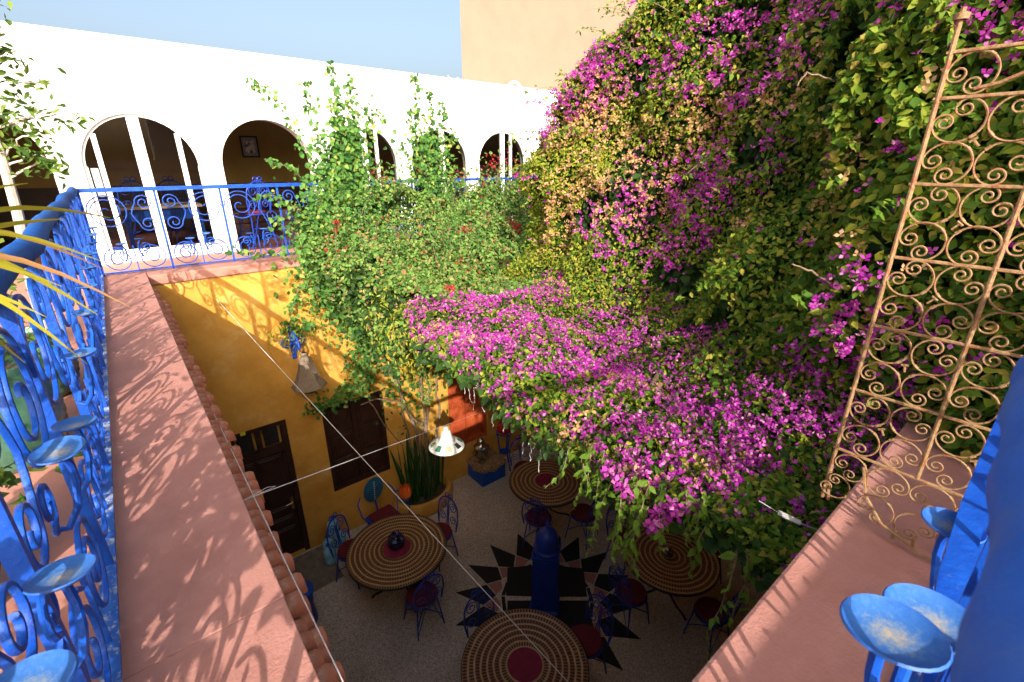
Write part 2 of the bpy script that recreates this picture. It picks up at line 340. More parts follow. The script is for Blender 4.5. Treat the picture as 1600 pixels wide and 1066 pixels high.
struct(part('gallery_floor', MB().box(-3.2, -.30, -2.6, 9.02, -.32, -.12).box(-.30, X1 + 4, 7.55, 9.02, -.32, -.12).box(-.30, X1 + 2, -2.6, -.10, -.32, -.12).box(X1 - .1, X1 + 2, -.10, 7.55, -.32, -.12), 'pinkfloor', smooth=False))

# ------------------------------------------------------------------ courtyard house: ochre walls, copings, door, windows, eave tiles
house = thing('courtyard_house', 'ochre plastered courtyard walls under pink copings, with a dark door and shuttered windows', 'house', (0, 0, 0))
def hp(name, mb, mat, parent=house, **k): return part(name, mb, mat, parent, **k)
def walled(y, x0, x1, z0, z1, holes, th, mat, name, parent):
    """wall in the plane y (front face) with rectangular holes, facing -y"""
    xs = sorted({x0, x1, *[h[0] for h in holes], *[h[1] for h in holes]}); zs = sorted({z0, z1, *[h[2] for h in holes], *[h[3] for h in holes]})
    mb = MB()
    inside = lambda x, z: any(h[0] < x < h[1] and h[2] < z < h[3] for h in holes)
    for i in range(len(xs) - 1):
        for j in range(len(zs) - 1):
            if inside((xs[i] + xs[i+1]) / 2, (zs[j] + zs[j+1]) / 2): continue
            mb.quad((xs[i], y, zs[j]), (xs[i+1], y, zs[j]), (xs[i+1], y, zs[j+1]), (xs[i], y, zs[j+1]))
    for a, b, c, d in holes:
        mb.quad((a, y, c), (a, y, d), (a, y + th, d), (a, y + th, c)); mb.quad((b, y, c), (b, y + th, c), (b, y + th, d), (b, y, d))
        mb.quad((a, y, d), (b, y, d), (b, y + th, d), (a, y + th, d)); mb.quad((a, y, c), (a, y + th, c), (b, y + th, c), (b, y, c))
        mb.quad((a, y + th, c), (b, y + th, c), (b, y + th, d), (a, y + th, d))
    return part(name, mb, mat, parent, smooth=False)
DOOR = (.52, 1.33, FZ, -2.44); W1 = (1.87, 2.93, -4.11, -2.45); W2 = (4.25, 5.18, -4.28, -2.55)
walled(Y0, .05, X1, FZ, -.13, [DOOR, W1, W2], .22, 'ochre', 'wall', house)
hp('wall', rbox(-.15, .06, .25, Y0 + .02, FZ, -.13), 'ochre', smooth=False)
hp('wall', rbox(X1, X1 + .25, .0, Y0, FZ, -.13), 'ochre', smooth=False)
hp('wall', rbox(-.15, X1, .0, .30, FZ, -.13), 'ochre', smooth=False)
def coping(pts, sub=1):
    return pts
for ya_, yb_ in ((-.45, 1.32), (1.3205, 2.65), (2.6505, 4.9), (4.9005, Y0 + .44)):
    bevel(hp('coping', rbox(-.345 , .143 + random.uniform(-.003, .003), ya_, yb_, -.128, random.uniform(-.0008, .0)), 'pink', smooth=False), .004, 2)
bevel(hp('coping', rbox(.146, X1, Y0 - .03, Y0 + .44, -.128, -.004), 'pink', smooth=False), .014, 2)
bevel(hp('coping', rbox(.146, X1, -.16, .355, -.128, -.003), 'pink', smooth=False), .014, 2)
# eave tiles under the left coping
tl = MB()
for k in range(9):
    a = PI * k / 8
    for x, rr in ((.03, .044), (.15, .050), (.215, .053)):
        pass
def tile_mesh(flip, rr):
    mb = MB(); vs = []
    for x, s in ((-.05, .9), (.10, 1.0), (.145, 1.08)):
        for rad in (rr * s, rr * s - .011):
            for k in range(8):
                a = PI * k / 7; z = math.sin(a) * rad * (1 if not flip else -1)
                vs.append((x, math.cos(a) * rad, z - x * .22))
    fs = []
    for i in range(2):
        o = i * 16
        for k in range(7):
            fs += [(o+k, o+k+1, o+16+k+1, o+16+k), (o+8+k, o+16+8+k, o+16+8+k+1, o+8+k+1)]
    vs += [(.158, y_ * .86, (z_ + .145 * .22) * .86 - .035) for x_, y_, z_ in vs[32:40]] + [(.160, 0, -.035)]
    for k in range(7): fs += [(32+k, 32+k+1, 48+k+1, 48+k), (48+k, 48+k+1, 56)]
    fs += [(32, 40, 24, 16), (7, 23, 31, 15)]
    return mb.add(vs, fs).mesh('roof_tile', 'terracotta')
tms = [tile_mesh(False, .043), tile_mesh(False, .048), tile_mesh(False, .040)]
y = .42; k = 0
while y < Y0 - .06:
    link('roof_tile', tms[random.choice((0, 1))], house, (.045 + random.uniform(-.012, .012), y, -.178 + random.uniform(-.010, .010)), (random.uniform(-.16, .16), random.uniform(-.06, .10), random.uniform(-.12, .12)))
    o = link('roof_tile', tms[random.choice((0, 1))], house, (.085 + random.uniform(-.022, .014), y + .043 + random.uniform(-.008, .008), -.232 + random.uniform(-.012, .012)), (random.uniform(-.2, .2), random.uniform(-.05, .12), random.uniform(-.14, .14)))
    y += .086
# door
D = hp('door', rbox(.60, 1.25, Y0 + .10, Y0 + .15, FZ + .01, -2.98), 'darkwood', smooth=False)
hp('frame', MB().box(.52, .60, Y0 + .03, Y0 + .16, FZ, -2.44).box(1.25, 1.33, Y0 + .03, Y0 + .16, FZ, -2.44).box(.60, 1.25, Y0 + .03, Y0 + .16, -2.52, -2.44).box(.60, 1.25, Y0 + .04, Y0 + .16, -2.98, -2.90).box(.89, .96, Y0 + .045, Y0 + .15, -2.90, -2.52), 'darkwood', D, smooth=False)
for x0, x1 in ((.60, .89), (.96, 1.25)):
    hp('pane', rbox(x0 + .04, x1 - .04, Y0 + .11, Y0 + .12, -2.86, -2.56), 'iron', D, smooth=False)
    hp('pane_ledge', rbox(x0 + .01, x1 - .01, Y0 + .05, Y0 + .11, -2.895, -2.875), 'darkwood', D, smooth=False)
for x0, x1, z0, z1 in ((.66, .78, -3.95, -3.05), (.82, 1.18, -3.95, -3.05), (.66, 1.18, -4.14, -4.03), (.66, 1.18, -4.36, -4.24), (.66, 1.18, -4.96, -4.46)):
    f = hp('door_panel', MB().box(x0, x1, Y0 + .085, Y0 + .10, z0, z1).box(x0 + .03, x1 - .03, Y0 + .070, Y0 + .085, z0 + .03, z1 - .03), 'darkwood', D, smooth=False); bevel(f, .006, 1)
hp('handle', MB().box(1.185, 1.225, Y0 + .085, Y0 + .10, -4.15, -3.92).tube([(1.205, Y0 + .09, -4.0), (1.205, Y0 + .045, -4.0), (1.10, Y0 + .04, -4.01)], .011, 6), 'brass', D)
hp('sticker', rbox(.70, .77, Y0 + .025, Y0 + .03, -2.51, -2.455), 'sticker', D, smooth=False)
def shutter(w4, mat, rows, name='shuttered_window'):
    x0, x1, z0, z1 = w4
    s = hp(name, rbox(x0 + .06, x1 - .06, Y0 + .10, Y0 + .13, z0 + .06, z1 - .06), mat, smooth=False)
    hp('frame', MB().box(x0, x0 + .06, Y0 + .02, Y0 + .14, z0, z1).box(x1 - .06, x1, Y0 + .02, Y0 + .14, z0, z1).box(x0 + .06, x1 - .06, Y0 + .02, Y0 + .14, z1 - .06, z1).box(x0 + .06, x1 - .06, Y0 + .02, Y0 + .14, z0, z0 + .06).box((x0+x1)/2 - .03, (x0+x1)/2 + .03, Y0 + .06, Y0 + .10, z0 + .06, z1 - .06), mat, s, smooth=False)
    hh = (z1 - z0 - .2) / rows
    for i in range(rows):
        for a, b in ((x0 + .10, (x0+x1)/2 - .06), ((x0+x1)/2 + .06, x1 - .10)):
            zz = z0 + .1 + i * hh
            bevel(hp('shutter_panel', MB().box(a, b, Y0 + .083, Y0 + .10, zz + .025, zz + hh - .025).box(a + .045, b - .045, Y0 + .062, Y0 + .083, zz + .07, zz + hh - .07), mat, s, smooth=False), .008, 1)
    return s
shutter(W1, 'darkwood', 3); shutter(W2, 'redwood', 3)

# ------------------------------------------------------------------ white house with the arched openings
wh = thing('white_house', 'white plastered house front with a row of round arched openings behind the blue railing', 'house', (0, 0, 0))
CX_ = [-1.20, .52, 2.20, 3.85, 5.50, 7.15, 8.80]; AR = .70; ZS = 1.215; ZT = 2.85; ZB = -.14; TH = .24
def arch_pts(c, r=AR, n=24): return [(c - r * math.cos(PI * i / n), ZS + r * math.sin(PI * i / n)) for i in range(n + 1)]
fm = MB(); edge = -9.0
def zt(x): return 2.86 - .004 * x
for c in CX_:
    l, rr_ = c - AR, c + AR
    for yy in (YF, YF + TH): fm.quad((edge, yy, ZB), (l, yy, ZB), (l, yy, zt(l)), (edge, yy, zt(edge)))
    P = arch_pts(c)
    for (xa, za), (xb, zb) in zip(P, P[1:]):
        for yy in (YF, YF + TH): fm.quad((xa, yy, za), (xb, yy, zb), (xb, yy, zt(xb)), (xa, yy, zt(xa)))
        fm.quad((xa, YF, za), (xa, YF + TH, za), (xb, YF + TH, zb), (xb, YF, zb))
    fm.quad((l, YF, ZB), (l, YF + TH, ZB), (l, YF + TH, ZS), (l, YF, ZS)); fm.quad((rr_, YF, ZB), (rr_, YF, ZS), (rr_, YF + TH, ZS), (rr_, YF + TH, ZB))
    edge = rr_
for yy in (YF, YF + TH): fm.quad((edge, yy, ZB), (14, yy, ZB), (14, yy, zt(14)), (edge, yy, zt(edge)))
fm.quad((-9, YF, zt(-9)), (14, YF, zt(14)), (14, YF + TH, zt(14)), (-9, YF + TH, zt(-9)))
part('wall', fm, 'white', wh, smooth=False)
part('room_wall', MB().quad((-9, 13.2, .80), (14, 13.2, .80), (14, 13.2, 2.45), (-9, 13.2, 2.45)).quad((-9, YF + TH, ZB), (-9, 13.2, ZB), (-9, 13.2, 2.45), (-9, YF + TH, 2.45)).quad((14, YF + TH, ZB), (14, 13.2, ZB), (14, 13.2, 2.45), (14, YF + TH, 2.45)), 'room', wh, smooth=False)
part('shade_band', rbox(-9, 14, 13.14, 13.2, ZB, .80), 'roomlow', wh, smooth=False)  # dark band added so no sun patch shows on the lower back wall
part('ceiling', rbox(-9, 14, YF + TH, 13.2, 2.45, 2.6), 'room', wh, smooth=False)
part('room_floor', rbox(-9, 14, YF + .03, 13.2, -.3, -.118), 'roomfloor', wh, smooth=False)
def win(c, mull, glassed=True, zg=.06):
    wn = part('arched_window', None, None, wh) if False else None
    fr = MB(); P = arch_pts(c, AR, 24); Q = arch_pts(c, AR - .035, 24); ya, yb = YF + .04, YF + .10
    for i in range(24):
        (xa, za), (xb, zb), (ua, wa), (ub, wb) = P[i], P[i+1], Q[i], Q[i+1]
        fr.quad((xa, ya, za), (xb, ya, zb), (ub, ya, wb), (ua, ya, wa)); fr.quad((ua, ya, wa), (ub, ya, wb), (ub, yb, wb), (ua, yb, wa))
    fr.box(c - AR, c - AR + .05, ya, yb, ZB, ZS).box(c + AR - .05, c + AR, ya, yb, ZB, ZS)
    fr.box(c - AR + .05, c + AR - .05, ya - .005, yb, ZB, zg)
    f = part('arched_window', fr, 'whitepaint', wh, smooth=False)
    xs = [c - AR + .05]
    for mx, mw in mull:
        h = math.sqrt(max((AR - .02) ** 2 - (mx + (mw/2 if mx > 0 else -mw/2)) ** 2, 0)) + ZS
        part('mullion', rbox(c + mx - mw/2, c + mx + mw/2, ya - .012 if mw > .1 else ya - .006, yb, zg, h), 'whitepaint', f, smooth=False)
        xs += [c + mx - mw/2, c + mx + mw/2]
    xs.append(c + AR - .05)
    for a, b in zip(xs[::2], xs[1::2]):
        top = []
        for i in range(9):
            x = b + (a - b) * i / 8; top.append((x, YF + .07, ZS + math.sqrt(max((AR - .03) ** 2 - (x - c) ** 2, 0))))
        part('pane', MB().quad((a, YF + .07, zg), (b, YF + .07, zg), *top), 'glass', f, smooth=False)
    return f
w0 = win(CX_[1], [(-.50, .06), (-.02, .14), (.47, .065)])
part('notice', rbox(.52 - .63, .52 - .545, YF + .055, YF + .06, .82, 1.20), 'plastic', w0, smooth=False)
win(CX_[3], [(.03, .10), (.27, .05)]); win(CX_[4], [(.06, .10)]); win(CX_[5], [(.0, .10), (.24, .05)]); win(CX_[6], [(.0, .10)])
pic = thing('framed_picture', 'small framed grey picture hanging on the ochre room wall seen through the open arch', 'picture', (2.83, 13.19, 1.60))
part('frame', MB().box(-.19, .19, -.03, -.005, .20, .235).box(-.19, .19, -.03, -.005, -.235, -.20).box(-.19, -.155, -.03, -.005, -.20, .20).box(.155, .19, -.03, -.005, -.20, .20), 'iron', pic, smooth=False)
part('mount', rbox(-.155, .155, -.014, -.006, -.20, .20), 'plastic', pic, smooth=False)
part('print', rbox(-.10, .10, -.018, -.0145, -.14, .13), 'paper', pic, smooth=False)

# ------------------------------------------------------------------ peach building beyond
ob = thing('tall_building', 'tall blank peach rendered building rising behind the white roof line', 'building', (0, 0, 0))
part('wall', slab([(9.0, 13.3), (26, 13.3), (26, 30), (20.5, 30)], -5.3, 11), 'peach', ob, smooth=False)
part('spout', MB().tube([(9.0, 13.5, 3.62), (8.86, 13.5, 3.57), (8.70, 13.5, 3.57), (8.60, 13.5, 3.66)], .035, 8), 'plastic', ob)
part('ledge', MB().box(9.9, 12.4, 13.22, 13.3, 3.05, 3.09), 'terracotta', ob, smooth=False)
ring = tag(part('hose_loop', MB().tube([(9.05 + .25 * math.cos(t), 10.9, 3.0 + .25 * math.sin(t)) for t in np.linspace(-.3, PI + .3, 18)], .035, 7), 'white'), 'white hose loop standing up over the edge of the white roof', 'hose')
roof = part('roof', rbox(-9, 14, YF + TH, 13.25, 2.60, 2.66), 'white', wh, smooth=False)
# unseen wall added behind the camera to shade the right coping and foliage
lw = thing('shade_wall', 'unseen white wall added behind the viewer to shade the right coping and foliage', 'wall', (0, 0, 0))
part('wall', rbox(-1.25, 1.45, -2.25, -2.0, -.14, 1.305), 'white', lw, smooth=False)
part('wall', rbox(2.35, 4.3, -2.25, -2.0, -.14, 1.52), 'white', lw, smooth=False)
part('shade_pier', rbox(1.46, 2.34, -2.6, -1.99, -.14, 2.9), 'white', lw, smooth=False)  # taller block added to throw shade on the near right foliage

# ------------------------------------------------------------------ blue scrolled railings
def flat(path, r=.0075, n=6, v=0.0): return MB().tube([(u, v, z) for u, z in path], r, n)
S = .70
def panel_meshes(m):
    """meshes of one 0.7 m bay; m=+1 big volute beside the first post, -1 mirrored"""
    X = (lambda u: u) if m > 0 else (lambda u: S - u)
    mk = lambda pts, r=.0075: MB().strip([(X(u), z) for u, z in pts]).mesh('scroll', 'blue')
    big = mk(spiral(.205, .735, .185, .018, PI, -2.35, 56, 2.0))
    dbl = spiral(.565, .845, .072, .014, 1.25 * PI, 1.5, 26)[::-1] + [(.452, .78), (.430, .735), (.424, .69), (.440, .64), (.468, .60)] + spiral(.560, .545, .078, .014, .92 * PI, -1.5, 26) if False else None
    up = spiral(.565, .825, .085, .014, PI, -1.6, 28); lo = spiral(.565, .575, .085, .014, PI, 1.6, 28)
    dbl = mk(up[::-1] + [(.445, .76), (.425, .70), (.445, .64)] + lo)
    l1 = mk(spiral(.185, .175, .150, .018, .5 * PI - .9, 2.0, 40)); l2 = mk(spiral(.515, .175, .150, .018, .5 * PI + .9, -2.0, 40))
    stake = rbox(X(.35) - .006, X(.35) + .006, -.006, .006, .03, .33).mesh('stake', 'blue', False)
    return dict(big_scroll=big, double_scroll=dbl, lower_scroll=l1, lower_scroll2=l2, stake=stake)
PM = {1: panel_meshes(1), -1: panel_meshes(-1)}
post_me = rbox(-.011, .011, -.016, .016, .0, .965).mesh('post', 'blue', False)
def cup_mesh():
    mb = MB(); n = 28
    prof = [(.0, -.004), (.03, -.004), (.044, .0), (.053, .008), (.051, .011), (.042, .004), (.026, .0), (.0, .0)]
    return mb.lathe(prof, n).mesh('dish', 'dish')
dish_me = cup_mesh()
def stem_mesh(s):
    p = [(0, 0, -.20), (.004 * s, .02, -.21), (.02 * s, .045, -.17), (.03 * s, .06, -.10), (.02 * s, .062, -.05), (0, .055, -.006)]
    q = [(-.02 * s, .0, -.20)] + [(a - .05 * s, 0.01, z - .10) for a, z in spiral(0, 0, .055, .015, -PI/2 if s > 0 else -PI/2, 1.3 * s, 20)]
    return MB().tube(p, .0085, 7).tube(q, .0075, 6).mesh('candle_holder', 'blue')
stem_me = {1: stem_mesh(1), -1: stem_mesh(-1)}
def bent(L0, L1):
    P = [(-.47, -.032, 1.06), (-.02, -.027, 1.075), (.23, -.020, 1.075), (.48, -.002, 1.06), (.73, .010, 1.04), (1.03, .008, 1.0), (1.6, -.02, .985), (2.5, -.02, .985), (5.2, -.02, .985)]
    Q = []
    for a, b in zip(P, P[1:]):
        for i in range(6): Q.append(tuple(a[j] + (b[j] - a[j]) * i / 6 for j in range(3)))
    return MB().tube(Q, [.047 + .003 * math.sin(i * 1.3) for i in range(len(Q))], 14)
def railing(label, loc, rz, k0, k1, parity, group, ends=(0, 0), handrail=None, hold=((.27, .405, 1), (.455, .36, -1)), wear='bluerail'):
    t = thing('railing', label, 'railing', loc, rz, group)
    for k in range(k0, k1 + 1): link('post', post_me, t, (k * S, 0, 0))
    for k in range(k0, k1):
        m = 1 if (k + parity) % 2 == 0 else -1
        for nm, me in PM[m].items(): link(nm.rstrip('2'), me, t, (k * S, 0, 0))
        if hold:
            for du, z, s in (hold if wear == 'blue' or k > 7 else hold[:1]):
                du2 = du
                h = link('candle_holder', stem_me[s], t, (k * S + du2, .0, z))
                link('dish', dish_me, h, (0, .055, 0), (random.uniform(-.10, .10), random.uniform(-.12, .12), random.uniform(0, 6)))
    L0, L1 = k0 * S + ends[0], k1 * S + ends[1]
    part('bottom_rail', rbox(L0, L1, -.022, .022, .016, .030), wear, t, smooth=False)
    if handrail is None:
        part('handrail', MB().box(L0, L1, -.036, .036, .958, 1.003), 'blue', t, smooth=False)
    else: part('handrail', handrail(L0, L1), 'bluehand' if handrail is bent else 'bluedark', t)
    return t
RG = 'blue scrolled railings round the gallery'
railing('cobalt blue scrolled railing along the far walk in front of the white arches', (6.74, 7.42, 0), PI, 0, 10, 0, RG, wear='blue')
def lumpy(L0, L1):
    P = []; rr = []
    n = 60
    for i in range(n + 1):
        u = L0 + (L1 - L0) * i / n; P.append((u, -.015 + .01 * math.sin(u * 3.1), .985 + .006 * math.sin(u * 5))); rr.append(.042 + .0015 * math.sin(u * 7) + .001 * math.sin(u * 19))
    return MB().tube(P, rr, 14)
railing('weathered blue railing on the left coping with a row of bleached candle dishes', (-.285, 7.40, 0), -PI/2, 0, 11, 0, RG, handrail=lumpy, hold=((.05, .57, 1), (.38, .65, -1)))
RT_ = railing('blue railing on the right coping with a thick dark handrail and three pale dishes', (.12, -.040, 0), 0, 0, 7, 1, RG, handrail=bent, hold=())
mr = MB()
ep = [(.45, -.062), (.744, -.022), (1.0, .008), (1.277, .021), (1.708, .029), (2.434, .036), (4.9, .036)]
vs_ = []
for x_, y_ in ep: vs_ += [(x_ - .12, y_ + .040, .605), (x_ - .12, y_ - .002, .605), (x_ - .12, y_ - .002, .590), (x_ - .12, y_ + .040, .590)]
mr.add(vs_, [(4*i+j, 4*i+(j+1) % 4, 4*i+4+(j+1) % 4, 4*i+4+j) for i in range(len(ep) - 1) for j in range(4)])
part('top_bar', mr, 'blue', RT_, smooth=False)
for (x_, y_, z_), s in (((.601, .020, .773), 1), ((.690, -.006, .748), -1), ((1.203, .018, .584), 1)):
    h = link('candle_holder', stem_me[s], RT_, (x_ - .12, y_ + .040 - .055, z_)); _d = link('dish', dish_me, h, (0, .055, 0), (random.uniform(-.08, .08), random.uniform(-.08, .08), random.uniform(0, 6)))

# ------------------------------------------------------------------ rusty gilt trellis across the right coping
tr = thing('trellis', 'rusty gilded iron scrollwork grille standing across the pink right coping', 'trellis', (1.97, 0, 0))
def tz(pts, r, n=6): return MB().tube([(0, yy, z) for yy, z in pts], r, n)
part('upright', tz([(.405, .02), (.405, 1.70)], .0070, 8).lathe([(.0, 1.69), (.018, 1.69), (.02, 1.705), (.0, 1.712)], 10, (0, .405, -.02)), 'rust', tr)
part('upright', tz([(.155, .255), (.155, 1.59)], .0068, 8), 'rust', tr)
part('upright', tz([(-.10, .255), (-.10, 1.59)], .0068, 8), 'rust', tr)
bars = [1.59, 1.47, 1.23, 1.0, .76, .51, .255]
for z in bars: part('crossbar', tz([(.415, z), (-.22, z)], .0058, 6), 'rust', tr)
def cscroll(R0=.0565, rho=.0255, ph=R(122), tn=1.45):
    """open loop whose two ends curl back into volutes; the mouth faces -y"""
    v = []
    for i in range(30):
        t = i / 29; r = rho * (1 - .78 * t ** .85); a = ph + t * tn * 2 * PI; c = (R0 - rho) * .97
        v.append((c * math.cos(ph) + r * math.cos(a), c * math.sin(ph) + r * math.sin(a)))
    arc = [(R0 * math.cos(a), R0 * math.sin(a)) for a in np.linspace(-ph, ph, 23)][1:-1]
    return [(x, -z) for x, z in v][::-1] + arc + v
cs_me = MB().tube([(0, a, b) for a, b in cscroll()], .0030, 5).tube([(0, .0565, -.007), (0, .0565, .007)], .0050, 6).mesh('scroll', 'rust')
tip_me = MB().tube([(0, 0, 0), (0, 0, .024)], .0035, 5).tube([(0, -.010, .024), (0, .010, .024)], .0042, 5).mesh('tip', 'rust')
for zt_, zb_ in zip(bars[1:], bars[2:]):
    hh = (zt_ - zb_) / 2
    for c in range(4):
        yc = .342 - .125 * c
        for up in (0, 1):
            zc = zb_ + hh * (.5 + up); sy = 1 if c % 2 == 0 else -1
            # mouth points to the outer corner of its group of four
            ang = math.atan2(1 if up else -1, sy) + PI + random.uniform(-.12, .12)
            o = link('scroll', cs_me, tr, (random.uniform(-.003, .003), yc, zc), (ang, 0, 0)); o.scale = (1, 1.06, 1.06)
        if c % 2 == 0: link('tip', tip_me, tr, (0, yc - .062, zb_ + hh - .012), (random.uniform(-.8, .8), 0, 0))
for yc, z, a in ((.345, 1.53, 2.2), (.08, 1.53, .9), (-.05, 1.53, 2.4)): link('scroll', cs_me, tr, (0, yc, z), (a, 0, 0))
part('brace', tz([(.33, 1.49), (.28, 1.50), (.15, 1.56), (.02, 1.60)], .0055), 'rust', tr)
# flared foot that leans on the coping
for yc, z, a, s in ((.375, .10, 3.6, .9), (.345, .195, 2.4, .95), (.225, .19, .9, 1.1), (.235, .075, 2.2, 1.0), (.10, .19, 2.3, 1.1), (.115, .07, .8, 1.0), (-.02, .185, .8, 1.05), (.0, .065, 2.4, 1.0)):
    o = link('scroll', cs_me, tr, (-.02 * (.25 - z) / .25, yc, z), (a, 0, 0)); o.scale = (1, s, s)
part('foot', tz([(.405, .20), (.40, .10), (.385, .02)], .007).tube([(-.04, .30, .24), (-.05, .27, .14), (-.06, .20, .06), (-.07, .08, .02), (-.07, -.05, .012)], .005, 5).tube([(-.05, .16, .012), (-.05, .155, .06)], .006, 5).tube([(-.05, .10, .012), (-.05, .105, .06)], .006, 5), 'rust', tr)
tc_ = tag(part('cable_tag', MB().box(-.055, .055, -.013, .013, -.003, .003).tube([(-.16, 0, .02), (-.055, 0, 0)], .002, 5).tube([(.055, 0, 0), (.13, 0, .01)], .002, 5).box(-.04, -.02, -.006, .006, .003, .005).box(.02, .035, -.006, .006, .003, .005), 'plastic'), 'grey plastic cable tensioner by the courtyard edge of the right coping', 'cable fitting')
tc_.location = (1.86, .47, -.07); tc_.rotation_euler = (.4, .25, -1.15); tc_.scale = (.8, .8, .8)

# ------------------------------------------------------------------ mosaic tables
def make_table(r, label, loc, core, rz):
    t = thing('mosaic_table', label, 'table', loc, rz, 'round mosaic tables in the courtyard')
    hz = .85
    part('tabletop', MB().lathe([(0, hz - .035), (r - .02, hz - .035), (r - .004, hz - .028), (r, hz - .018), (r, hz - .006), (r - .006, hz), (0, hz)], 64), 'mosaic', t)
    part('rim', MB().lathe([(r + .001, hz - .036), (r + .010, hz - .034), (r + .012, hz - .018), (r + .010, hz - .004), (r + .001, hz - .001), (r + .001, hz - .036)], 64), 'iron', t)
    if core: part('centre_disc', MB().lathe([(0, hz + .001), (.205, hz + .001), (.205, hz + .004), (0, hz + .004)], 40), core, t)
    for k in range(3):
        a = 2 * PI * k / 3 + .4
        pts = [(math.cos(a) * q, math.sin(a) * q, z) for q, z in ((.42, hz - .04), (.30, .66), (.10, .50), (.055, .34), (.09, .18), (.24, .09), (.40, .05), (.455, .012))]
        part('leg', MB().tube(pts, [.016] * 7 + [.022], 8), 'iron', t)
    part('collar', MB().tube([(.075 * math.cos(a), .075 * math.sin(a), .34) for a in np.linspace(0, 2 * PI, 21)], .011, 6), 'iron', t)
    return t
M['maroon'] = surf('maroon_felt', (.17, .008, .035), (.23, .014, .05), 12, .8, .2, 150)
make_table(.735, 'mosaic table with a dark blue jar on its crimson centre, beside the snake plant bed', (2.17, 5.39, FZ), 'maroon', .3)
make_table(.68, 'sun flecked mosaic table nearest the samovar box, half under the flowers', (5.03, 5.12, FZ), 'maroon', 1.1)
make_table(.685, 'dim mosaic table under the bougainvillea with a small metal pot on it', (5.25, 2.68, FZ), None, 2.0)
make_table(.735, 'bare mosaic table with a wide crimson centre, in front of the blue minaret lantern', (2.51, 2.82, FZ), 'maroon', 2.7)
tag(part('jar', MB().lathe([(0, 0), (.075, 0), (.125, .04), (.14, .10), (.12, .16), (.075, .185), (.07, .20), (.085, .215), (.08, .22), (.05, .20), (0, .20)], 28), 'cobaltglass', loc=(2.18, 5.42, FZ + .855)), 'round dark blue glazed jar on the crimson centre of a mosaic table', 'jar')
pot = thing('incense_pot', 'small dark metal pot with a knobbed lid on the shaded mosaic table', 'pot', (5.20, 2.70, FZ + .851))
part('body', MB().lathe([(0, 0), (.06, 0), (.05, .02), (.085, .07), (.08, .11), (.05, .13), (0, .13)], 20), 'silver', pot)
part('lid', MB().lathe([(0, .131), (.055, .131), (.04, .16), (.015, .175), (.022, .19), (.014, .205), (0, .21)], 20), 'silver', pot)

# ------------------------------------------------------------------ wrought iron chairs
def make_chair():
    t = thing('bistro_chair', 'x', 'chair', (0, 0, 0), 0, 'blue wrought iron chairs round the mosaic tables')
    H = .52; c = 'bluecourt'
    part('seat', MB().tube([(.225 * math.cos(a), .215 * math.sin(a), H) for a in np.linspace(0, 2 * PI, 29)], .012, 6).lathe([(0, H - .006), (.215, H - .006), (.215, H + .004), (0, H + .004)], 28), c, t)
    part('cushion', MB().lathe([(0, H + .006), (.20, H + .008), (.218, H + .03), (.205, H + .052), (.12, H + .062), (0, H + .064)], 28), 'red', t)
    for sx in (-1, 1):
        for sy in (-1, 1):
            part('leg', MB().tube([(.155 * sx, .15 * sy, H - .01), (.185 * sx, .18 * sy, .28), (.215 * sx, .215 * sy, 0)], .011, 6).tube([(.05 * sx, .21 * sy, H - .012), (.205 * sx, .205 * sy, .06)], .006, 5), c, t)
    for a in (0, 1):
        p = [(-.19, -.19, .20), (-.06, -.06, .25), (.06, .06, .25), (.19, .19, .20)]
        if a: p = [(x, -yy, z) for x, yy, z in p]
        part('stretcher', MB().tube(p, .008, 6), c, t)
    B = lambda u, z: (u, -.20 - .12 * (z - H) - .10 * (.05 - u * u), z)
    arch = [B(-.205, H)] + [B(-.235, H + .22)] + [B(-.22 * math.cos(a), H + .36 + .20 * math.sin(a)) for a in np.linspace(0, PI, 15)] + [B(.235, H + .22), B(.205, H)]
    part('back_frame', MB().tube(arch, .012, 7), c, t)
    for s in (-1, 1):
        part('back_scroll', MB().tube([B(s * u, z) for u, z in [(.04, H + .03), (.02, H + .15)] + spiral(.105, H + .40, .085, .015, PI, -1.6, 24)], .0075, 6), c, t)
        part('back_scroll', MB().tube([B(s * u, z) for u, z in [(.20, H + .05)] + spiral(.125, H + .17, .075, .012, .1, 1.5, 22)], .007, 6), c, t)
    part('crest', MB().tube([B(u, z) for u, z in spiral(-.05, H + .59, .05, .012, -PI/2, 1.25, 18)], .008, 6).tube([B(u, z) for u, z in spiral(.05, H + .59, .05, .012, -PI/2, -1.25, 18)], .008, 6), c, t)
    part('back_spindle', MB().tube([B(0, H + .02), B(0, H + .55)], .007, 6), c, t)
    return t
ch0 = make_chair(); first = True
def chair(x, y, tx, ty, label, z=FZ, rot=None):
    global first
    o = ch0 if first else dup_tree(ch0); first = False
    o.location = (x, y, z); o.rotation_euler = (0, 0, (math.atan2(ty - y, tx - x) - PI / 2) if rot is None else rot); o['label'] = label
    return o
chair(1.72, 6.12, 2.17, 5.39, 'iron chair in front of the blue water bottles at the jar table')
chair(2.98, 5.56, 2.17, 5.39, 'iron chair at the jar table on the side facing the black star')
chair(2.17, 4.68, 2.17, 5.5, 'iron chair pushed under the near side of the jar table, back towards the viewer')
chair(4.52, 4.78, 5.03, 5.12, 'iron chair at the sun flecked table, on its side nearest the black star')
chair(5.20, 4.35, 5.03, 5.12, 'iron chair at the sun flecked table behind the hanging sprigs of leaves')
chair(5.25, 5.98, 5.03, 5.12, 'iron chair catching sunlight between the sun flecked table and the blue stand')
chair(4.52, 2.80, 5.25, 2.68, 'iron chair at the dim table under the flowers, beside the points of the black star')
chair(5.12, 1.90, 5.25, 2.68, 'iron chair at the dim table, on the side towards the pink coping')
chair(5.32, 3.52, 5.25, 2.68, 'iron chair behind the curtain of hanging leaves, at the far side of the dim table')
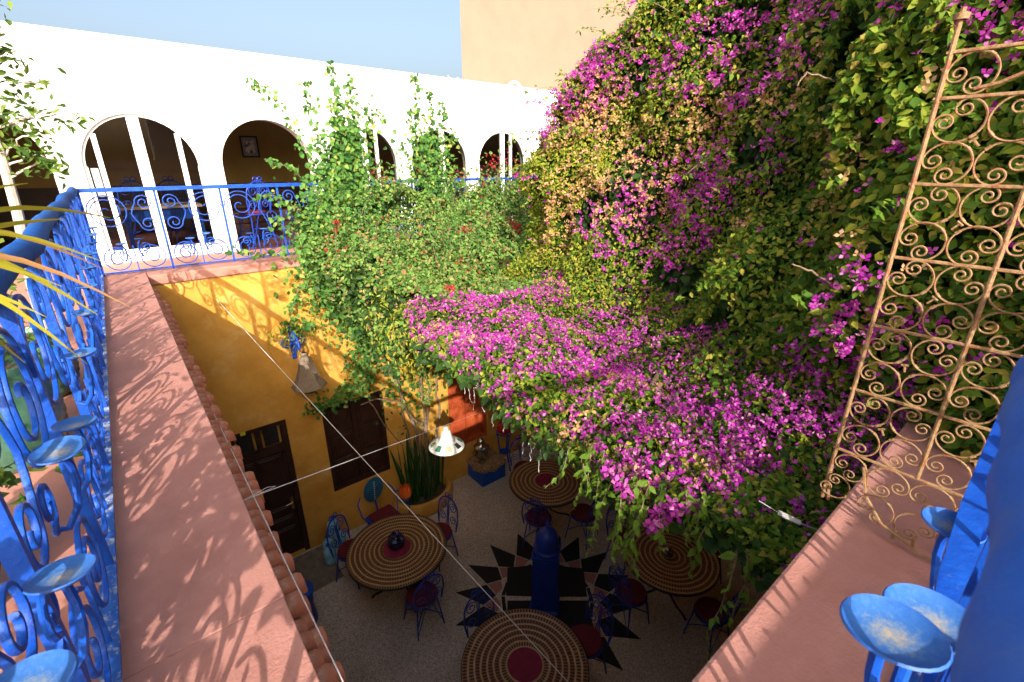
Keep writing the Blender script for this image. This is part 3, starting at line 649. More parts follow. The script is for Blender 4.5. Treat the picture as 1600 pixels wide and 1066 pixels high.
chair(6.02, 2.50, 5.25, 2.68, 'iron chair in the darkest corner beyond the dim table')
chair(2.52, 3.52, 2.51, 2.82, 'iron chair with curled crest standing on the black star by the bare table')
chair(3.46, 2.72, 2.51, 2.82, 'iron chair pulled out from the bare table, showing its round red cushion')
# odd chair with the oval leather back
oc = thing('padded_chair', 'chair against the ochre wall with a teal oval studded back and red square cushion', 'chair', (2.46, 6.52, FZ), R(186))
part('seat', rbox(-.25, .25, -.22, .24, .46, .50), 'bluecourt', oc, smooth=False); bevel(part('cushion', rbox(-.215, .215, -.19, .21, .502, .56), 'red', oc, smooth=False), .025, 3)
for sx in (-1, 1):
    for sy in (-1, 1): part('leg', MB().tube([(.21 * sx, .19 * sy, .46), (.225 * sx, .215 * sy, 0)], .014, 7), 'bluecourt', oc)
    part('arm', MB().tube([(.27 * sx, -.26, .92), (.34 * sx, -.24, .82), (.345 * sx, -.12, .64), (.27 * sx, .0, .50)], .012, 7), 'bluecourt', oc)
bk = MB().lathe([(0, -.025), (.15, -.022), (.185, -.006), (.185, .010), (.15, .025), (0, .032)], 28, sy=1.45)
bo = part('back_pad', bk, 'teal', oc, (0, -.285, .93), (R(97), 0, R(180)))
part('back_post', MB().tube([(0, -.21, .48), (0, -.265, .70)], .016, 7), 'bluecourt', oc)
for k in range(9): part('stud', MB().lathe([(0, 0), (.012, 0), (.009, .008), (0, .010)], 8), 'sand', bo, (0, -.19 + .0475 * k, .0285))

# ------------------------------------------------------------------ blue minaret lantern
ml = thing('minaret_lantern', 'tall pierced cobalt blue minaret shaped lantern standing at the heart of the black star', 'lantern', (3.71, 3.73, FZ), R(-5.0))
q = PI / 4
def sq(prof): return MB().lathe(prof, 4, ph=0)
part('base', sq([(0, .045), (.30, .045), (.30, .12), (.27, .14), (0, .14)]), 'bluecourt', ml, smooth=False)
body = part('shaft', sq([(0, .14), (.262, .14), (.255, 1.05), (.275, 1.08), (.275, 1.12), (0, 1.12)]), 'bluecourt', ml, smooth=False)
part('dome', MB().lathe([(0, 1.12), (.185, 1.12), (.19, 1.16), (.165, 1.19), (.165, 1.24), (.172, 1.28), (.16, 1.36), (.12, 1.44), (.06, 1.49), (.02, 1.51), (0, 1.51)], 24), 'bluecourt', ml)
part('finial', MB().lathe([(0, 1.505), (.022, 1.51), (.012, 1.54), (.034, 1.57), (.03, 1.595), (.012, 1.615), (.018, 1.63), (.0, 1.655)], 14), 'bluecourt', ml)
for k in range(4):
    a = k * PI / 2
    part('spike', MB().lathe([(0, 1.12), (.018, 1.12), (.018, 1.16), (.024, 1.18), (.006, 1.24), (0, 1.25)], 8, (.235 * math.cos(a), .235 * math.sin(a), 0)), 'bluecourt', ml)
    b0, b1 = Vector((.258 * math.cos(a), .258 * math.sin(a), 0)), Vector((.258 * math.cos(a + PI/2), .258 * math.sin(a + PI/2), 0))
    nrm = ((b0 + b1) / 2).normalized(); d = (b1 - b0).normalized(); pm = MB()
    for i in range(7):
        for j in (-1, 0, 1):
            c = (b0 + b1) / 2 + d * j * .085 + Vector((0, 0, .24 + i * .125)); e = nrm * .006
            w_, h_ = d * .03, Vector((0, 0, .045))
            pm.add([c + w_, c + h_, c - w_, c - h_, c + w_ * .9 + e, c + h_ * .9 + e, c - w_ * .9 + e, c - h_ * .9 + e, c + w_ * .45 + e, c + h_ * .45 + e, c - w_ * .45 + e, c - h_ * .45 + e, c + w_*.4 - e, c + h_*.4 - e, c - w_*.4 - e, c - h_*.4 - e],
                   [(k2, (k2+1) % 4, 4 + (k2+1) % 4, 4 + k2) for k2 in range(4)] + [(4+k2, 4 + (k2+1) % 4, 8 + (k2+1) % 4, 8 + k2) for k2 in range(4)] + [(8+k2, 8 + (k2+1) % 4, 12 + (k2+1) % 4, 12 + k2) for k2 in range(4)] + [(12, 13, 14, 15)])
    part('pierced_panel', pm, 'bluecourt', ml, smooth=False)

# ------------------------------------------------------------------ samovar on the blue box
bxo = thing('blue_box', 'low blue painted box against the ochre wall under an embroidered cloth', 'box', (4.93, 6.86, FZ))
part('body', rbox(-.30, .30, -.27, .27, 0, .42), 'blue', bxo, smooth=False)
cl = MB(); n = 15
def cz(u, v):
    d = max(abs(u) - .315, abs(v) - .285, 0)
    return .425 - d * 1.0 + .008 * math.sin(u * 30 + v * 17) * (1 if d < .01 else 2)
uu = [(-.315 - .0, ) for _ in ()]
gx = list(np.linspace(-.315, .315, 12)); gy = list(np.linspace(-.285, .285, 12))
cl.add([(x_, y_, .424 + .004 * math.sin(x_ * 21 + y_ * 33)) for y_ in gy for x_ in gx], [(j*12+i, j*12+i+1, (j+1)*12+i+1, (j+1)*12+i) for j in range(11) for i in range(11)])
def skirt(p0, p1, nx, ny, drop):
    vs = []; m = 12
    for i in range(m + 1):
        t_ = i / m; x_, y_ = p0[0] + (p1[0]-p0[0])*t_, p0[1] + (p1[1]-p0[1])*t_
        dd = drop * (1 - abs(2 * t_ - 1)) + .05 + .012 * math.sin(t_ * 19)
        vs += [(x_, y_, .424), (x_ + nx * .012, y_ + ny * .012, .40), (x_ + nx * (.014 + .012 * math.sin(t_ * 15)), y_ + ny * (.014 + .012 * math.sin(t_ * 15)), .424 - dd)]
    cl.add(vs, [(3*i+k_, 3*i+3+k_, 3*i+4+k_, 3*i+1+k_) for i in range(m) for k_ in (0, 1)])
skirt((-.315, -.285), (.315, -.285), 0, -1, .10); skirt((.315, .285), (-.315, .285), 0, 1, .06); skirt((.315, -.285), (.315, .285), 1, 0, .06); skirt((-.315, .285), (-.315, -.285), -1, 0, .10)
clo = tag(part('tablecloth', cl, 'cloth', loc=(4.93, 6.86, FZ)), 'brown embroidered cloth with pointed edges draped over the blue box', 'cloth')
sv = thing('samovar', 'tarnished silver samovar with stacked lid standing on the cloth covered box', 'samovar', (4.80, 6.86, FZ + .43))
part('foot', MB().lathe([(0, 0), (.10, 0), (.10, .02), (.045, .05), (.045, .09), (0, .09)], 20), 'silver', sv)
part('body', MB().lathe([(0, .09), (.06, .09), (.13, .15), (.15, .25), (.135, .33), (.15, .35), (.15, .37), (.09, .41), (.07, .47), (0, .47)], 28), 'silver', sv)
part('lid', MB().lathe([(0, .471), (.085, .471), (.08, .50), (.04, .55), (.018, .57), (.026, .60), (.012, .63), (0, .635)], 20), 'silver', sv)
for s in (-1, 1): part('handle', MB().tube([(.14 * s, 0, .32), (.20 * s, 0, .30), (.20 * s, 0, .24), (.145 * s, 0, .20)], .010, 7), 'silver', sv)
part('tap', MB().tube([(0, -.13, .16), (0, -.20, .15), (0, -.215, .11)], .010, 7), 'brass', sv)
fl = thing('flower_bunch', 'small bunch of red flowers behind the samovar', 'flowers', (4.98, 7.0, FZ + .43))
for k in range(9):
    p_ = (random.uniform(-.08, .08), random.uniform(-.05, .05), random.uniform(.14, .26)); part('stem', MB().tube([(0, 0, 0), p_], .004, 5), 'ivy', fl)
    part('blossom', MB().lathe([(0, -.012), (.012, -.01), (.03, .012), (.018, .008), (0, .0)], 9, p_), 'redflower', fl)
# ------------------------------------------------------------------ blue stand with crimson globe
st = thing('lamp_stand', 'spindly blue iron stand by the ochre wall carrying a crimson globe', 'stand', (5.42, 6.85, FZ))
for k in range(3):
    a = 2 * PI * k / 3 + .5
    part('leg', MB().tube([(.20 * math.cos(a), .20 * math.sin(a), 0), (.10 * math.cos(a), .10 * math.sin(a), .40), (.15 * math.cos(a), .15 * math.sin(a), .80), (.17 * math.cos(a), .17 * math.sin(a), .90)], .016, 7), 'blue', st)
part('ring', MB().tube([(.17 * math.cos(a), .17 * math.sin(a), .90) for a in np.linspace(0, 2*PI, 25)], .013, 6), 'blue', st)
part('shelf', MB().lathe([(0, .40), (.11, .40), (.11, .415), (0, .415)], 20), 'blue', st)
gl = tag(part('glass_globe', MB().lathe([(0, 0), (.08, .01), (.15, .07), (.165, .15), (.14, .23), (.09, .28), (.07, .30), (.08, .32), (0, .32)], 28), 'redglass', loc=(5.42, 6.85, FZ + .86)), 'crimson glass globe resting on the blue iron stand', 'globe')
# ------------------------------------------------------------------ orange tulip lamp by the planter
tu = thing('tulip_lamp', 'orange glass tulip lamp on a curved blue iron stem beside the planter', 'lamp', (2.98, 6.62, FZ))
part('stem', MB().tube([(0, 0, 0), (0, .0, .45), (-.03, .03, .58)], .013, 7).tube([(-.02, .02, .62), (-.16, .08, .78), (-.24, .10, .74)], .010, 6).lathe([(0, 0), (.10, 0), (.09, .02), (0, .03)], 18), 'bluecourt', tu)
for k in range(6):
    a = 2 * PI * k / 6; vs = []
    for i, (r_, z_) in enumerate(((.02, .55), (.085, .62), (.11, .70), (.095, .79), (.06, .86))):
        w_ = (.35, .62, .60, .42, .03)[i]
        for j in (-1, 0, 1): vs.append((-.03 + (r_ + .012 * (j == 0)) * math.cos(a + j * w_), .03 + (r_ + .012 * (j == 0)) * math.sin(a + j * w_), z_))
    o = part('petal', MB().add(vs, [(3*i+j, 3*i+j+1, 3*i+j+4, 3*i+j+3) for i in range(4) for j in (0, 1)]), 'orangeglass', tu)
part('calyx', MB().lathe([(0, .50), (.03, .51), (.07, .58), (.05, .60), (0, .60)], 16, (-.03, .03, 0)), 'bluecourt', tu)
# ------------------------------------------------------------------ stool, bottles, rug
sl = thing('drum_stool', 'round blue painted stool beneath the terracotta eave tiles', 'stool', (.82, 5.80, FZ))
part('seat', MB().lathe([(0, .54), (.17, .54), (.19, .55), (.19, .585), (.17, .595), (0, .60)], 32), 'blue', sl)
part('body', MB().lathe([(0, 0), (.175, 0), (.18, .05), (.155, .30), (.18, .535), (0, .535)], 32), 'bluecourt', sl)
bt = None
def bottle_mesh(): return MB().lathe([(0, 0), (.085, 0), (.095, .02), (.095, .09), (.088, .10), (.095, .11), (.095, .18), (.088, .19), (.095, .20), (.09, .25), (.045, .31), (.028, .33), (.028, .35), (0, .35)], 18).mesh('bottle_body', 'bottle')
bm_ = bottle_mesh(); cap_ = MB().lathe([(0, .35), (.032, .35), (.032, .375), (0, .375)], 14).mesh('cap', 'blue')
for (x, y_, z, r_), lb in zip(((1.56, 6.86, 0, 0), (1.77, 6.90, 0, 0), (1.50, 6.66, 0, 0), (1.66, 6.86, .36, .12)), ('pale blue water bottle next to the wall, on the floor beside the dark door', 'pale blue water bottle standing on the floor under the dark window', 'pale blue water bottle standing out in front of the others by the fringed rug', 'pale blue water bottle balanced on top of the other bottles')):
    t = thing('water_bottle', lb, 'bottle', (x, y_, FZ + z), 0, 'pale blue water bottles by the wall')
    t.rotation_euler = (r_, r_ * .6, 0)
    link('body', bm_, t); link('cap', cap_, t)
rg = thing('doorstep_rug', 'worn grey brown fringed rug lying in front of the dark door', 'rug', (0, 0, FZ))
nx_, ny_ = 16, 9; vs = []
for j in range(ny_):
    for i in range(nx_): vs.append((.22 + 1.34 * i / (nx_-1), 6.22 + .90 * j / (ny_-1), .008 + .004 * math.sin(i * 1.7 + j) * math.cos(j * 1.3)))
part('pile', MB().add(vs, [(j*nx_+i, j*nx_+i+1, (j+1)*nx_+i+1, (j+1)*nx_+i) for j in range(ny_-1) for i in range(nx_-1)]), 'rug', rg)
tas = MB().tube([(0, 0, .008), (.03, .004, .006), (.06, -.004, .003)], .005, 5).mesh('tassel', 'rope')
for j in range(26): link('tassel', tas, rg, (1.56, 6.23 + .036 * j, 0), (0, 0, random.uniform(-.4, .4)))

# ------------------------------------------------------------------ wall lamp
br = thing('lamp_bracket', 'scrolled blue iron bracket on the ochre wall half wrapped in vine tendrils', 'bracket', (1.62, Y0, -1.15))
part('backplate', rbox(-.03, .03, -.02, 0, -.34, .22), 'blue', br, smooth=False)
part('arm', MB().tube([(0, -.02, .05), (0, -.15, .12), (0, -.30, .06), (0, -.37, -.05), (.0, -.36, -.10)], .014, 8), 'blue', br)
for s in (-1, 1): part('scroll', MB().tube([(s * (a + .0), -.06 - .02 * i / 30, z) for i, (a, z) in enumerate(spiral(.085, -.06, .085, .018, PI * .9, -1.7, 30))], .012, 7), 'blue', br)
part('scroll', MB().tube([(.0, -.1 + a, z) for a, z in spiral(-.06, -.10, .085, .018, 0, 1.6, 30)], .011, 7), 'blue', br)
wl = thing('basket_lamp', 'woven brown octagonal bell shaped lampshade hanging from the blue bracket', 'lamp', (1.66, 6.74, -1.28))
wv = MB().lathe([(.035, 0), (.055, -.02), (.05, -.06), (.085, -.10), (.10, -.14), (.095, -.16), (.12, -.26), (.17, -.40), (.235, -.51), (.24, -.535), (.225, -.535), (.16, -.40), (.11, -.26), (.085, -.16), (.04, -.06), (.035, 0)], 8, ph=PI / 8)
part('shade', wv, 'wicker', wl, smooth=False)
for z_, r_ in ((-.155, .10), (-.525, .243)): part('hoop', MB().tube([(r_ * math.cos(2*PI*k/8 + PI/8), r_ * math.sin(2*PI*k/8 + PI/8), z_) for k in range(9)], .010, 6), 'wicker', wl)
part('lamp_holder', MB().lathe([(0, -.50), (.12, -.50), (.125, -.57), (.09, -.62), (0, -.63)], 16), 'iron', wl)
part('cord', MB().tube([(0, 0, .12), (0.01, 0, .06), (0, 0, 0)], .006, 5), 'iron', wl)
# ------------------------------------------------------------------ ropes and the straw hat lamp
A = Vector((.16, 2.10, -.13)); Hh = Vector((2.36, 4.06, -1.50)); E_ = A + (Hh - A) * 2.58
def rope(name, label, P, r, loops=None):
    pts = []
    for i in range(41):
        t_ = i / 40; p = P[0].lerp(P[1], t_); p.z -= .0 * t_; pts.append(p)
    mb = MB().tube(pts, r, 6)
    if loops: mb.tube(loops, r * .6, 5)
    return tag(part(name, mb, 'rope'), label, 'rope', 'ropes strung across the courtyard')
rope('rope', 'thick pale rope strung from high on the ochre wall right across the bare table', (Vector((.80, Y0, -.43)), Vector((2.17, .32, -2.99))), .0038)
rope('rope', 'pale rope running just outside the terracotta eave tiles past the dark door', (Vector((.22, Y0, -.52)), Vector((.195, .355, -.01))), .0022)
lp = [A + (Hh - A) * t_ + Vector((0, 0, o_)) for t_, o_ in ((.0, 0), (.03, .012), (.05, .022), (.07, .012), (.055, .006), (.035, .006), (.03, .018))]
rope('rope', 'thin slack rope that carries the straw hat lamp past the shuttered window', (A, E_), .0026, lp)
ht = thing('hat_lamp', 'white conical straw hat lamp with coloured patches hanging from the thin rope', 'lamp', Hh - Vector((0, 0, .02)))
part('crown', MB().lathe([(0, .0), (.022, -.005), (.03, -.03), (.022, -.045), (.05, -.06), (.062, -.10), (.07, -.14), (.10, -.18), (.10, -.185), (.055, -.14), (0, -.13)], 24), 'straw', ht)
part('brim', MB().lathe([(.095, -.176), (.15, -.205), (.20, -.245), (.205, -.255), (.195, -.258), (.14, -.222), (.09, -.19), (.095, -.176)], 32), 'straw', ht)
M['patchgreen'] = surf('green_patch', (.02, .10, .06), (.05, .18, .10), 12, .4, .1, 40); M['patchtan'] = surf('tan_patch', (.35, .28, .16), (.48, .40, .25), 12, .6, .1, 40)
for k in range(8):
    a0 = 2 * PI * k / 8 + .2; vs = []
    for r_, z_ in ((.125, -.188), (.185, -.229)):
        for j in range(4): vs.append((r_ * math.cos(a0 + j * .13), r_ * math.sin(a0 + j * .13), z_ + .003))
    part('patch', MB().add(vs, [(j, j+1, j+5, j+4) for j in range(3)]), ('mirror', 'patchgreen', 'patchtan')[k % 3], ht)
part('loop', MB().tube([(0, 0, -.005), (.012, 0, .012), (0, 0, .024), (-.012, 0, .012), (0, 0, -.005)], .003, 5), 'iron', ht)

# ------------------------------------------------------------------ furniture inside the white house
M['tablewood'] = surf('pale_wood', (.38, .32, .26), (.5, .44, .37), 8, .6, .1, 40)
for (x, y_, sx), lb in zip(((.62, 9.9, .55), (3.9, 10.0, .5)), ('pale topped dining table with blue legs behind the first glazed arch', 'pale topped dining table behind the second glazed arch')):
    t = thing('dining_table', lb, 'table', (x, y_, -.118), 0, 'dining tables indoors')
    part('tabletop', rbox(-sx, sx, -.35, .35, .70, .74), 'tablewood', t, smooth=False)
    part('apron', rbox(-sx + .05, sx - .05, -.30, .30, .52, .698), 'blue', t, smooth=False)
    for a in (-1, 1):
        for b in (-1, 1): part('leg', rbox(a * (sx - .06) - .03, a * (sx - .06) + .03, b * .28 - .03, b * .28 + .03, 0, .52), 'blue', t, smooth=False)
def chair_in(x, y_, rot, lb):
    o = chair(x, y_, 0, 0, lb, -.118, rot); o['group'] = 'chairs indoors'
chair_in(.35, 10.6, PI, 'blue iron chair behind the indoor table in the first glazed arch')
chair_in(.95, 10.7, PI * 1.05, 'blue iron chair beside the other one at the first indoor table')
chair_in(1.95, 9.75, .4, 'blue iron chair with a red cushion standing inside the open arch')
sf = thing('cushioned_bench', 'dark cushioned bench against the wall inside the open arch', 'bench', (2.35, 11.4, -.118))
bevel(part('seat', rbox(-.8, .8, -.3, .3, .20, .45), 'darkwood', sf, smooth=False), .04, 3); bevel(part('back', rbox(-.8, .8, .2, .36, .46, .85), 'darkwood', sf, smooth=False), .03, 2); part('base', rbox(-.78, .78, -.28, .3, 0, .198), 'darkwood', sf, smooth=False)

# ------------------------------------------------------------------ bougainvillea: canopy over the court and cliff of foliage
BC = np.array([(4.72, 5.40, 1.15), (4.38, 4.72, 2.45), (4.44, 4.00, 2.95), (4.47, 3.20, 3.45), (4.22, 2.24, 3.7), (3.78, 1.72, 3.7), (3.42, 1.22, 3.5), (3.20, .82, 3.3), (3.08, .50, 3.1), (3.0, .10, 2.9), (2.98, -.40, 2.7), (3.0, -1.10, 2.2)])
seg = np.r_[0, np.cumsum(np.linalg.norm(np.diff(BC[:, :2], axis=0), axis=1))]
def curve(s):
    x = np.interp(s, seg, BC[:, 0]); y = np.interp(s, seg, BC[:, 1]); zt_ = np.interp(s, seg, BC[:, 2])
    e = .12; dx = np.interp(s + e, seg, BC[:, 0]) - np.interp(s - e, seg, BC[:, 0]); dy = np.interp(s + e, seg, BC[:, 1]) - np.interp(s - e, seg, BC[:, 1])
    d = nrmz(np.c_[dx, dy]); return x, y, zt_, np.c_[d[:, 1], -d[:, 0], 0 * dx]     # outward = towards the court
def cliff(n, depth=(0, .12), amp=1.0, over=0):
    s = rng.uniform(0, seg[-1], n); x, y, zt_, no = curve(s)
    z = -.45 + (zt_ + .45) * rng.uniform(0, 1, n) ** .9
    P = np.c_[x, y, z]
    k = (noise3(P, 1.5, 1) - .5) * .50 + (noise3(P, 4.2, 2) - .5) * .30 + (noise3(P, 9, 5) - .5) * .12
    top = np.clip((z - zt_ + .5) / .5, 0, 1)
    off = amp * k - (.06 + .08 * np.clip((s - 1.2) / 2, 0, 1)) * np.clip(z, 0, 9) - rng.uniform(depth[0], depth[1], n) - .5 * top ** 2 + .35 * np.exp(-((z + .4) / .3) ** 2)
    P = P + no * off[:, None]
    Nn = no + np.array([-.22, -.42, .65])
    return P, nrmz(Nn)
def canopy(n, depth=(0, .10)):
    y = rng.uniform(.34, 5.0, n); xe = 1.93 - .10 * np.clip((1.5 - y) / .5, 0, 1) + .24 * np.clip((1.6 - y) / .8, 0, 1) * np.clip((y - .3) / .4, .3, 1) * .4 + .28 * np.clip((y - 3.0) / 1.6, 0, 1) + .10 * (noise3(np.c_[y, 0*y, 0*y], 2.2, 3) - .5) + .35 * np.clip((.75 - y) / .4, 0, 1) * 0
    xb = np.interp(y, BC[::-1, 1], BC[::-1, 0]) + .1
    f = rng.uniform(0, 1, n); x = xe + (xb - xe) * f ** 1.15; P = np.c_[x, y, 0 * x]
    k = (noise3(P, 1.9, 7) - .5) * .34 + (noise3(P, 5, 8) - .5) * .14
    edge = np.clip((x - xe) / .32, 0, 1)
    z = -.30 + .02 * np.clip((1.4 - y) / .8, 0, 1) + k * np.clip((y - .2) / 1.2, .35, 1) - .13 * np.clip((y - .3) / 1.3, .3, 1) * (1 - edge) ** 2 * rng.uniform(.2, 1.6, n) + .30 * np.clip(1 - (xb - x) / .7, 0, 1) ** 2 - rng.uniform(depth[0], depth[1], n)
    no = np.c_[-.9 * (1 - edge) - .2, -.35 + 0 * x, np.full(n, 1.0)]
    return np.c_[x, y, z], nrmz(no)
MAG = [(4.58, 4.57, 2.04, 0.23), (4.65, 4.26, 2.16, 0.3), (4.72, 4.03, 2.34, 0.29), (4.78, 3.94, 2.51, 0.14), (4.76, 3.23, 2.25, 0.2), (4.74, 2.71, 2.59, 0.21), (4.71, 2.53, 2.33, 0.26), (4.65, 2.51, 2.08, 0.18), (4.63, 2.05, 2.32, 0.24), (4.28, 1.76, 2.33, 0.19), (4.23, 1.88, 2.07, 0.17), (4.57, 2.21, 2.07, 0.14), (4.55, 2.28, 1.83, 0.16), (4.13, 1.8, 1.43, 0.15), (4.24, 1.84, 1.23, 0.14), (4.57, 2.87, 1.95, 0.11), (4.53, 2.56, 1.14, 0.28), (4.59, 2.84, 0.93, 0.3), (4.38, 2.25, 0.98, 0.21), (4.63, 3.34, 0.97, 0.26), (4.45, 3.56, 0.52, 0.3), (4.43, 2.48, 0.6, 0.18), (4.45, 2.91, 0.4, 0.28), (4.25, 1.72, 2.37, 0.17), (3.61, 1.1, 2.12, 0.09), (3.36, 0.8, 2.01, 0.07), (3.34, 0.68, 1.97, 0.11), (3.42, 0.51, 1.88, 0.13), (3.33, 0.88, 1.51, 0.04), (3.35, 0.82, 1.34, 0.06), (3.33, 0.89, 1.19, 0.05), (3.22, 0.74, 1.05, 0.04), (2.9, 0.7, 0.74, 0.11), (2.97, 0.82, 0.6, 0.13), (2.95, 0.57, 0.47, 0.12), (2.95, 0.81, 0.47, 0.16), (2.98, 0.43, 0.52, 0.08), (2.87, 0.23, 0.43, 0.09), (3.01, 0.42, 0.23, 0.09), (3.1, 0.42, -0.02, 0.09), (4.57, 4.72, 1.76, 0.11), (4.53, 4.83, 1.61, 0.1), (3.06, 0.67, 0.26, 0.15), (3.26, 0.99, 0.12, 0.17)]
DRY = [(4.75, 4.19, 1.89, 0.31), (4.63, 4.41, 1.68, 0.31), (4.76, 3.91, 1.67, 0.26), (4.63, 2.79, 1.68, 0.28), (4.7, 3.39, 0.77, 0.27), (4.66, 3.14, 1.48, 0.27), (4.48, 4.22, 1.24, 0.31), (4.51, 4.47, 0.77, 0.29), (4.51, 4.61, 0.42, 0.26), (4.43, 3.64, 0.97, 0.29), (4.15, 1.65, 1.93, 0.11), (4.19, 1.72, 1.75, 0.14), (4.19, 1.93, 1.72, 0.09), (3.12, 0.84, 0.91, 0.08), (2.9, 0.51, 0.81, 0.06), (3.63, 1.18, 0.97, 0.11), (4.0, 1.87, 0.82, 0.12), (3.48, 1.09, 1.21, 0.07), (3.03, 0.68, 0.56, 0.08), (3.39, 0.74, 1.68, 0.06), (3.1, 0.47, 1.25, 0.05), (3.81, 1.32, 1.49, 0.09), (3.45, 1.04, 1.3, 0.07), (4.71, 3.24, 1.18, 0.21), (4.63, 3.54, 1.31, 0.22)]
def clump_w(P, C_):
    wgt = np.zeros(len(P))
    for x, y, z, r in C_:
        d2 = ((P - np.array([x, y, z])) ** 2).sum(1) / (r * r * 1.5); wgt = np.maximum(wgt, np.exp(-d2 * .8))
    return wgt
bv = thing('bougainvillea', 'huge magenta flowered bougainvillea roofing the courtyard and climbing high behind the rusty grille', 'climbing plant', (0, 0, 0))
P1, N1 = cliff(84000); P2, N2 = canopy(38000)
w1 = clump_w(P1, MAG); d1 = clump_w(P1, DRY)
keep = rng.uniform(0, 1, len(P1)) > np.clip(w1 * .55 + d1 * .55, 0, .8); gap = noise3(P1, 2.6, 21) > .27
k1 = keep & gap
ysel = rng.uniform(0, 1, len(P1)) < .12 + .45 * d1 + .30 * np.clip((P1[:, 1] - 1.4) / 1.5, 0, 1)
LS = .046 + .016 * np.clip((2.2 - P1[:, 1]) / 1.4, 0, 1)
g1 = leaf_geo(P1[k1 & ~ysel], N1[k1 & ~ysel], LS[k1 & ~ysel], .60, .6, .45)
f2 = noise3(P2, 2.4, 31) * .6 + noise3(P2, 6, 32) * .4
bz = np.clip((f2 - .36) / .22, 0, 1) * np.clip((P2[:, 1] - .35) / .3, .25, 1) * np.clip((5.1 - P2[:, 1]) / .5, 0, 1)
k2 = rng.uniform(0, 1, len(P2)) > bz * .5
y2 = rng.uniform(0, 1, len(P2)) < .22
g2 = leaf_geo(P2[k2 & ~y2], N2[k2 & ~y2], .048, .55, .65, .35)
stuff(link('foliage', fast_mesh('foliage', *join_geo(g1, g2), 'leaf'), bv))
ya = k1 & ysel; yb = k2 & y2
stuff(link('foliage', fast_mesh('pale_foliage', *join_geo(leaf_geo(P1[ya], N1[ya], LS[ya], .6, .6, .45), leaf_geo(P2[yb], N2[yb], .046, .55, .6, .35)), 'leafyel'), bv))
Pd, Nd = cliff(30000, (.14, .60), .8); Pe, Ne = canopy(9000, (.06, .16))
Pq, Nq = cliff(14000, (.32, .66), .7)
stuff(link('inner_foliage', fast_mesh('inner_foliage', *join_geo(leaf_geo(Pq, Nq, .17, .8, .4, .4), leaf_geo(Pd, Nd, .115, .7, .6, .4), leaf_geo(Pe, Ne, .085, .7, .6, .3)), 'leafshade'), bv))
Pm, Nm = cliff(60000, (-.05, .07)); wm = clump_w(Pm, MAG); s_ = rng.uniform(0, 1, len(Pm)) < wm ** 1.6 * .52 * np.clip((noise3(Pm, 9, 41) - .30) / .2, 0, 1) + .004
Pc, Nc = canopy(30000, (-.05, .05)); fc = noise3(Pc, 2.4, 31) * .6 + noise3(Pc, 6, 32) * .4
sc_ = rng.uniform(0, 1, len(Pc)) < np.clip((fc - .30 + .06 * np.clip(Pc[:, 0] - 2.2, 0, 1)) / .26, 0, 1) * .42 * np.clip((Pc[:, 1] - .22) / .2, .5, 1) * np.clip((4.95 - Pc[:, 1]) / .3, 0, 1) * np.clip((noise3(Pc, 11, 43) - .28) / .2, .1, 1) + .01
stuff(link('blossom', fast_mesh('blossom', *bract_geo(np.r_[Pm[s_], Pc[sc_]], np.r_[Nm[s_], Nc[sc_]], np.r_[np.full(s_.sum(), .027), np.full(sc_.sum(), .023)]), 'bract'), bv))
Pk, Nk = cliff(40000, (-.04, .08)); wk = clump_w(Pk, DRY); s2 = rng.uniform(0, 1, len(Pk)) < wk ** 1.6 * .60 * np.clip((noise3(Pk, 8, 51) - .3) / .2, 0, 1)
Pk2, Nk2 = canopy(12000, (-.02, .05)); s3 = rng.uniform(0, 1, len(Pk2)) < np.clip((noise3(Pk2, 2.1, 61) - .6) / .1, 0, 1) * .3
stuff(link('dry_blossom', fast_mesh('dry_blossom', *bract_geo(np.r_[Pk[s2], Pk2[s3]], np.r_[Nk[s2], Nk2[s3]], .030), 'dry'), bv))
# woody stems
def stem(pts, r0, r1, jit=.03, n=6):
    Q = []
    for a, b in zip(pts, pts[1:]):
        for i in range(5):
            t_ = i / 5; Q.append(tuple(a[j] + (b[j] - a[j]) * t_ + random.uniform(-jit, jit) for j in range(3)))
    Q.append(pts[-1]); m = len(Q)
    return Q, [r0 + (r1 - r0) * i / (m - 1) for i in range(m)]
def stems(name, parent, lst, mat='bark'):
    for pts, r0, r1, jit in lst:
        Q, rr = stem(pts, r0, r1, jit); part(name, MB().tube(Q, rr, 7), mat, parent)
bl_me = []
for k in range(2): V, F = bract_geo(np.zeros((3, 3)) + rng.normal(0, .012, (3, 3)), np.tile([0, -.2, 1.], (3, 1)), .032); bl_me.append(fast_mesh('blossom', V, F, 'bract'))
for c_ in ((1.86, 1.02, -.42), (1.84, 1.06, -.46), (1.90, .98, -.40), (1.84, 1.36, -.36), (1.95, .92, -.38), (1.80, 1.24, -.36)):
    for k in range(5): link('blossom', random.choice(bl_me), bv, tuple(c_[i] + random.uniform(-.03, .03) for i in range(3)), (random.uniform(-1, 1), random.uniform(-1, 1), random.uniform(0, 6)))
Pa_, Na_ = cliff(150, (-.10, .02)); top_ = rng.uniform(0, 1, 150) < .75
Ls_ = []; Lb_ = []
